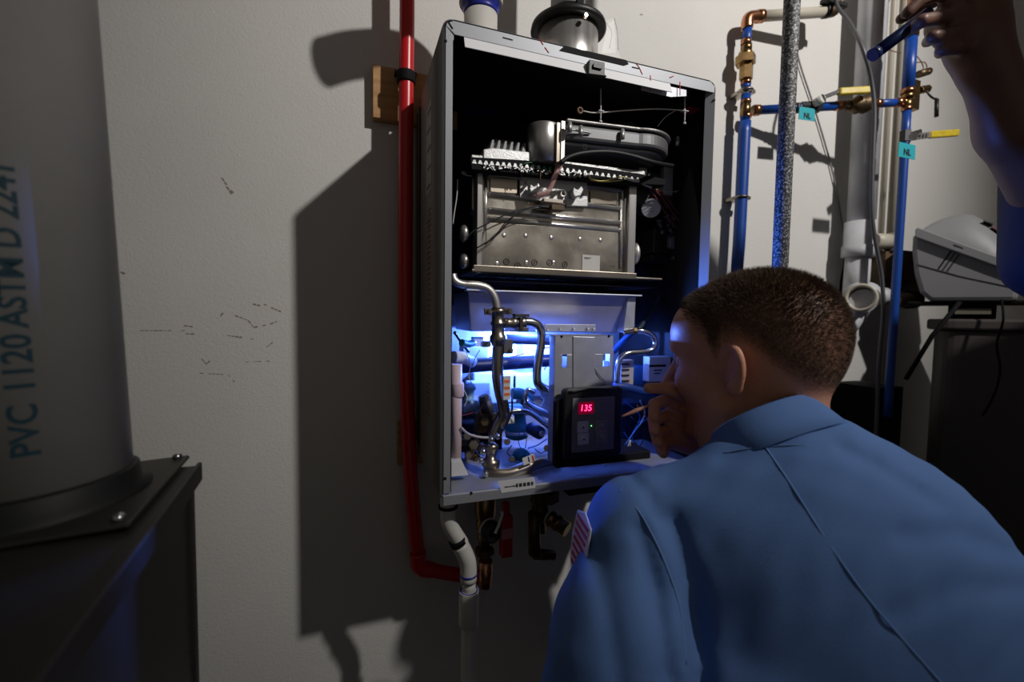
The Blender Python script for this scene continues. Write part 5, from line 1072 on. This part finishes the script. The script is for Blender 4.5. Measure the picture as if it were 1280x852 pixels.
# ---- second person at the right edge, forearm raised
P2 = thing('person', V(1.16, -.52, 0), 'person at the right edge in dark navy clothes, forearm raised holding a penlight', 'person')
D2 = .68
w1_, w2_ = Cm(1222, 72, D2), Cm(1216, 22, D2)
el2 = Cm(1325, 262, D2+.05); sh2 = V(1.0, -.50, 1.47)
fg2 = [[Cm(1212, 8, D2), Cm(1178, -8, D2-.02), Cm(1150, 0, D2-.035), Cm(1134, 16, D2-.03)],   # index
       [Cm(1210, 26, D2), Cm(1176, 22, D2-.03), Cm(1152, 26, D2-.04), Cm(1140, 36, D2-.025)],
       [Cm(1214, 40, D2), Cm(1186, 44, D2-.03), Cm(1166, 46, D2-.035), Cm(1160, 52, D2-.015)],
       [Cm(1218, 55, D2), Cm(1194, 60, D2-.025), Cm(1178, 62, D2-.03), Cm(1176, 66, D2-.01)],
       [Cm(1222, -10, D2+.03), Cm(1180, -4, D2+.03), Cm(1150, 10, D2+.02), Cm(1127, 23, D2+.005)]]
def arm2(X):
    d = smin(chain(X, [Cm(1222, 40, D2), Cm(1231, 80, D2), Cm(1268, 160, D2+.02), el2, sh2], [.034, .031, .043, .047, .052], .02), chain(X, [Cm(1183, 30, D2-.005), Cm(1215, 50, D2)], [.026, .034], .01), .015)
    return smin(d, hand_sd(X, ([Cm(1226, 10, D2), Cm(1222, 60, D2)], [.033, .034]), fg2, .0098), .014)
pp_ = np.array([list(p) for f in fg2 for p in f]+[list(el2), list(w1_)]); v6, f6 = surface_nets(arm2, pp_.min(0)-.055, pp_.max(0)+.06, .0036)
TX = V(1.05, -.62, 0); H2 = V(.86, -.76, 1.80); F2 = V(-.75, .65, -.1).normalized(); L2 = Z3.cross(F2).normalized(); U2 = F2.cross(L2)  # unseen head, placed where it keeps work light off the raised arm
v7, f7 = surface_nets(lambda X: head_sd(X, H2, F2, L2, U2, [([H2-Z3*.06-F2*.02, H2-Z3*.14+V(.05, .02, 0), V(TX.x+.10, TX.y-.05, 1.56)], [.055, .058, .065])])[0], np.array((H2.x-.17, H2.y-.17, 1.50)), np.array((H2.x+.42, H2.y+.22, H2.z+.15)), .006)
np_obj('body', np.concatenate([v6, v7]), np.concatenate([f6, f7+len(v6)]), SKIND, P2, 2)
obj('hair', MB().ell(H2-F2*.02+U2*.045, (F2, L2, U2), (.105, .083, .078)), HAIR, P2)

def cloth2(X):
    q = X.copy(); d = chain(X, [V(TX.x-.02, TX.y, 1.43), V(TX.x, TX.y, 1.15), V(TX.x, TX.y, .88)], [.12, .135, .14], .05); d = smin(d, chain(X, [V(TX.x+.20, TX.y-.10, 1.43), V(TX.x+.16, TX.y-.08, 1.15), V(TX.x+.14, TX.y-.07, .88)], [.12, .135, .14], .05), .05)  # broad far side added so the body shades the right wall
    d = smin(d, chain(X, [V(TX.x-.03, TX.y, 1.52), V(TX.x+.27, TX.y-.13, 1.50)], [.07, .07], .03), .05)
    d = smin(d, chain(X, [V(TX.x+.29, TX.y-.13, 1.48), V(TX.x+.32, TX.y-.16, 1.18)], [.065, .055], .03), .03)
    return smin(d, chain(X, [sh2, Cm(1312, 328, D2+.05)], [.070, .060], .02), .03)
sh3 = V(TX.x+.32, TX.y-.16, 1.18); wr3 = V(TX.x+.24, TX.y-.02, .98)
fl3 = [[wr3+V(-.02+.013*i, .03, -.04), wr3+V(-.03+.016*i, .05, -.08), wr3+V(-.03+.016*i, .045, -.115)] for i in range(4)]+[[wr3+V(-.03, 0, -.03), wr3+V(-.055, .02, -.06)]]
v10, f10 = surface_nets(lambda X: smin(chain(X, [sh3, wr3], [.045, .028], .02), hand_sd(X, ([wr3, wr3+V(0, .03, -.05)], [.027, .032]), fl3), .01), np.minimum(np.array(sh3), np.array(wr3)-.13)-.06, np.array(sh3)+.16, .006)
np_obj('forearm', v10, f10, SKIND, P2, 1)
v8, f8 = surface_nets(cloth2, np.array((TX.x-.5, TX.y-.40, .70)), np.array((TX.x+.45, TX.y+.35, 1.66)), .011)
np_obj('shirt', v8, f8, NAVY, P2, 2)
v9, f9 = surface_nets(lambda X: smin(chain(X, [V(TX.x-.02, TX.y-.09, .90), V(TX.x-.02, TX.y-.10, .06)], [.13, .075], .04), chain(X, [V(TX.x+.17, TX.y+.03, .90), V(TX.x+.17, TX.y+.04, .06)], [.13, .075], .04), .02), np.array((TX.x-.3, TX.y-.32, .0)), np.array((TX.x+.3, TX.y+.32, 1.08)), .015)
np_obj('trousers', v9, f9, DTROU, P2, 1)
for ox, s in ((-.06, -.1), (.13, .06)): obj('shoe', MB().ell(V(TX.x+ox, TX.y+s, .04), (F2, L2, Z3), (.13, .05, .04)), BLK, P2)
PLt = thing('penlight', Cm(1118, 50, D2-.03), 'dark blue penlight held in the raised hand at the top right', 'penlight')
a, b = Cm(1092, 68, D2-.02), Cm(1160, 17, D2-.022)
obj('barrel', MB().cyl(a, b, .0088, 20), mat('anodised_blue', (.008, .018, .07), .3, .6), PLt); obj('lens_ring', MB().cyl(a+(a-b).normalized()*.002, a+(b-a)*.06, .0093, 20), BLUED, PLt)
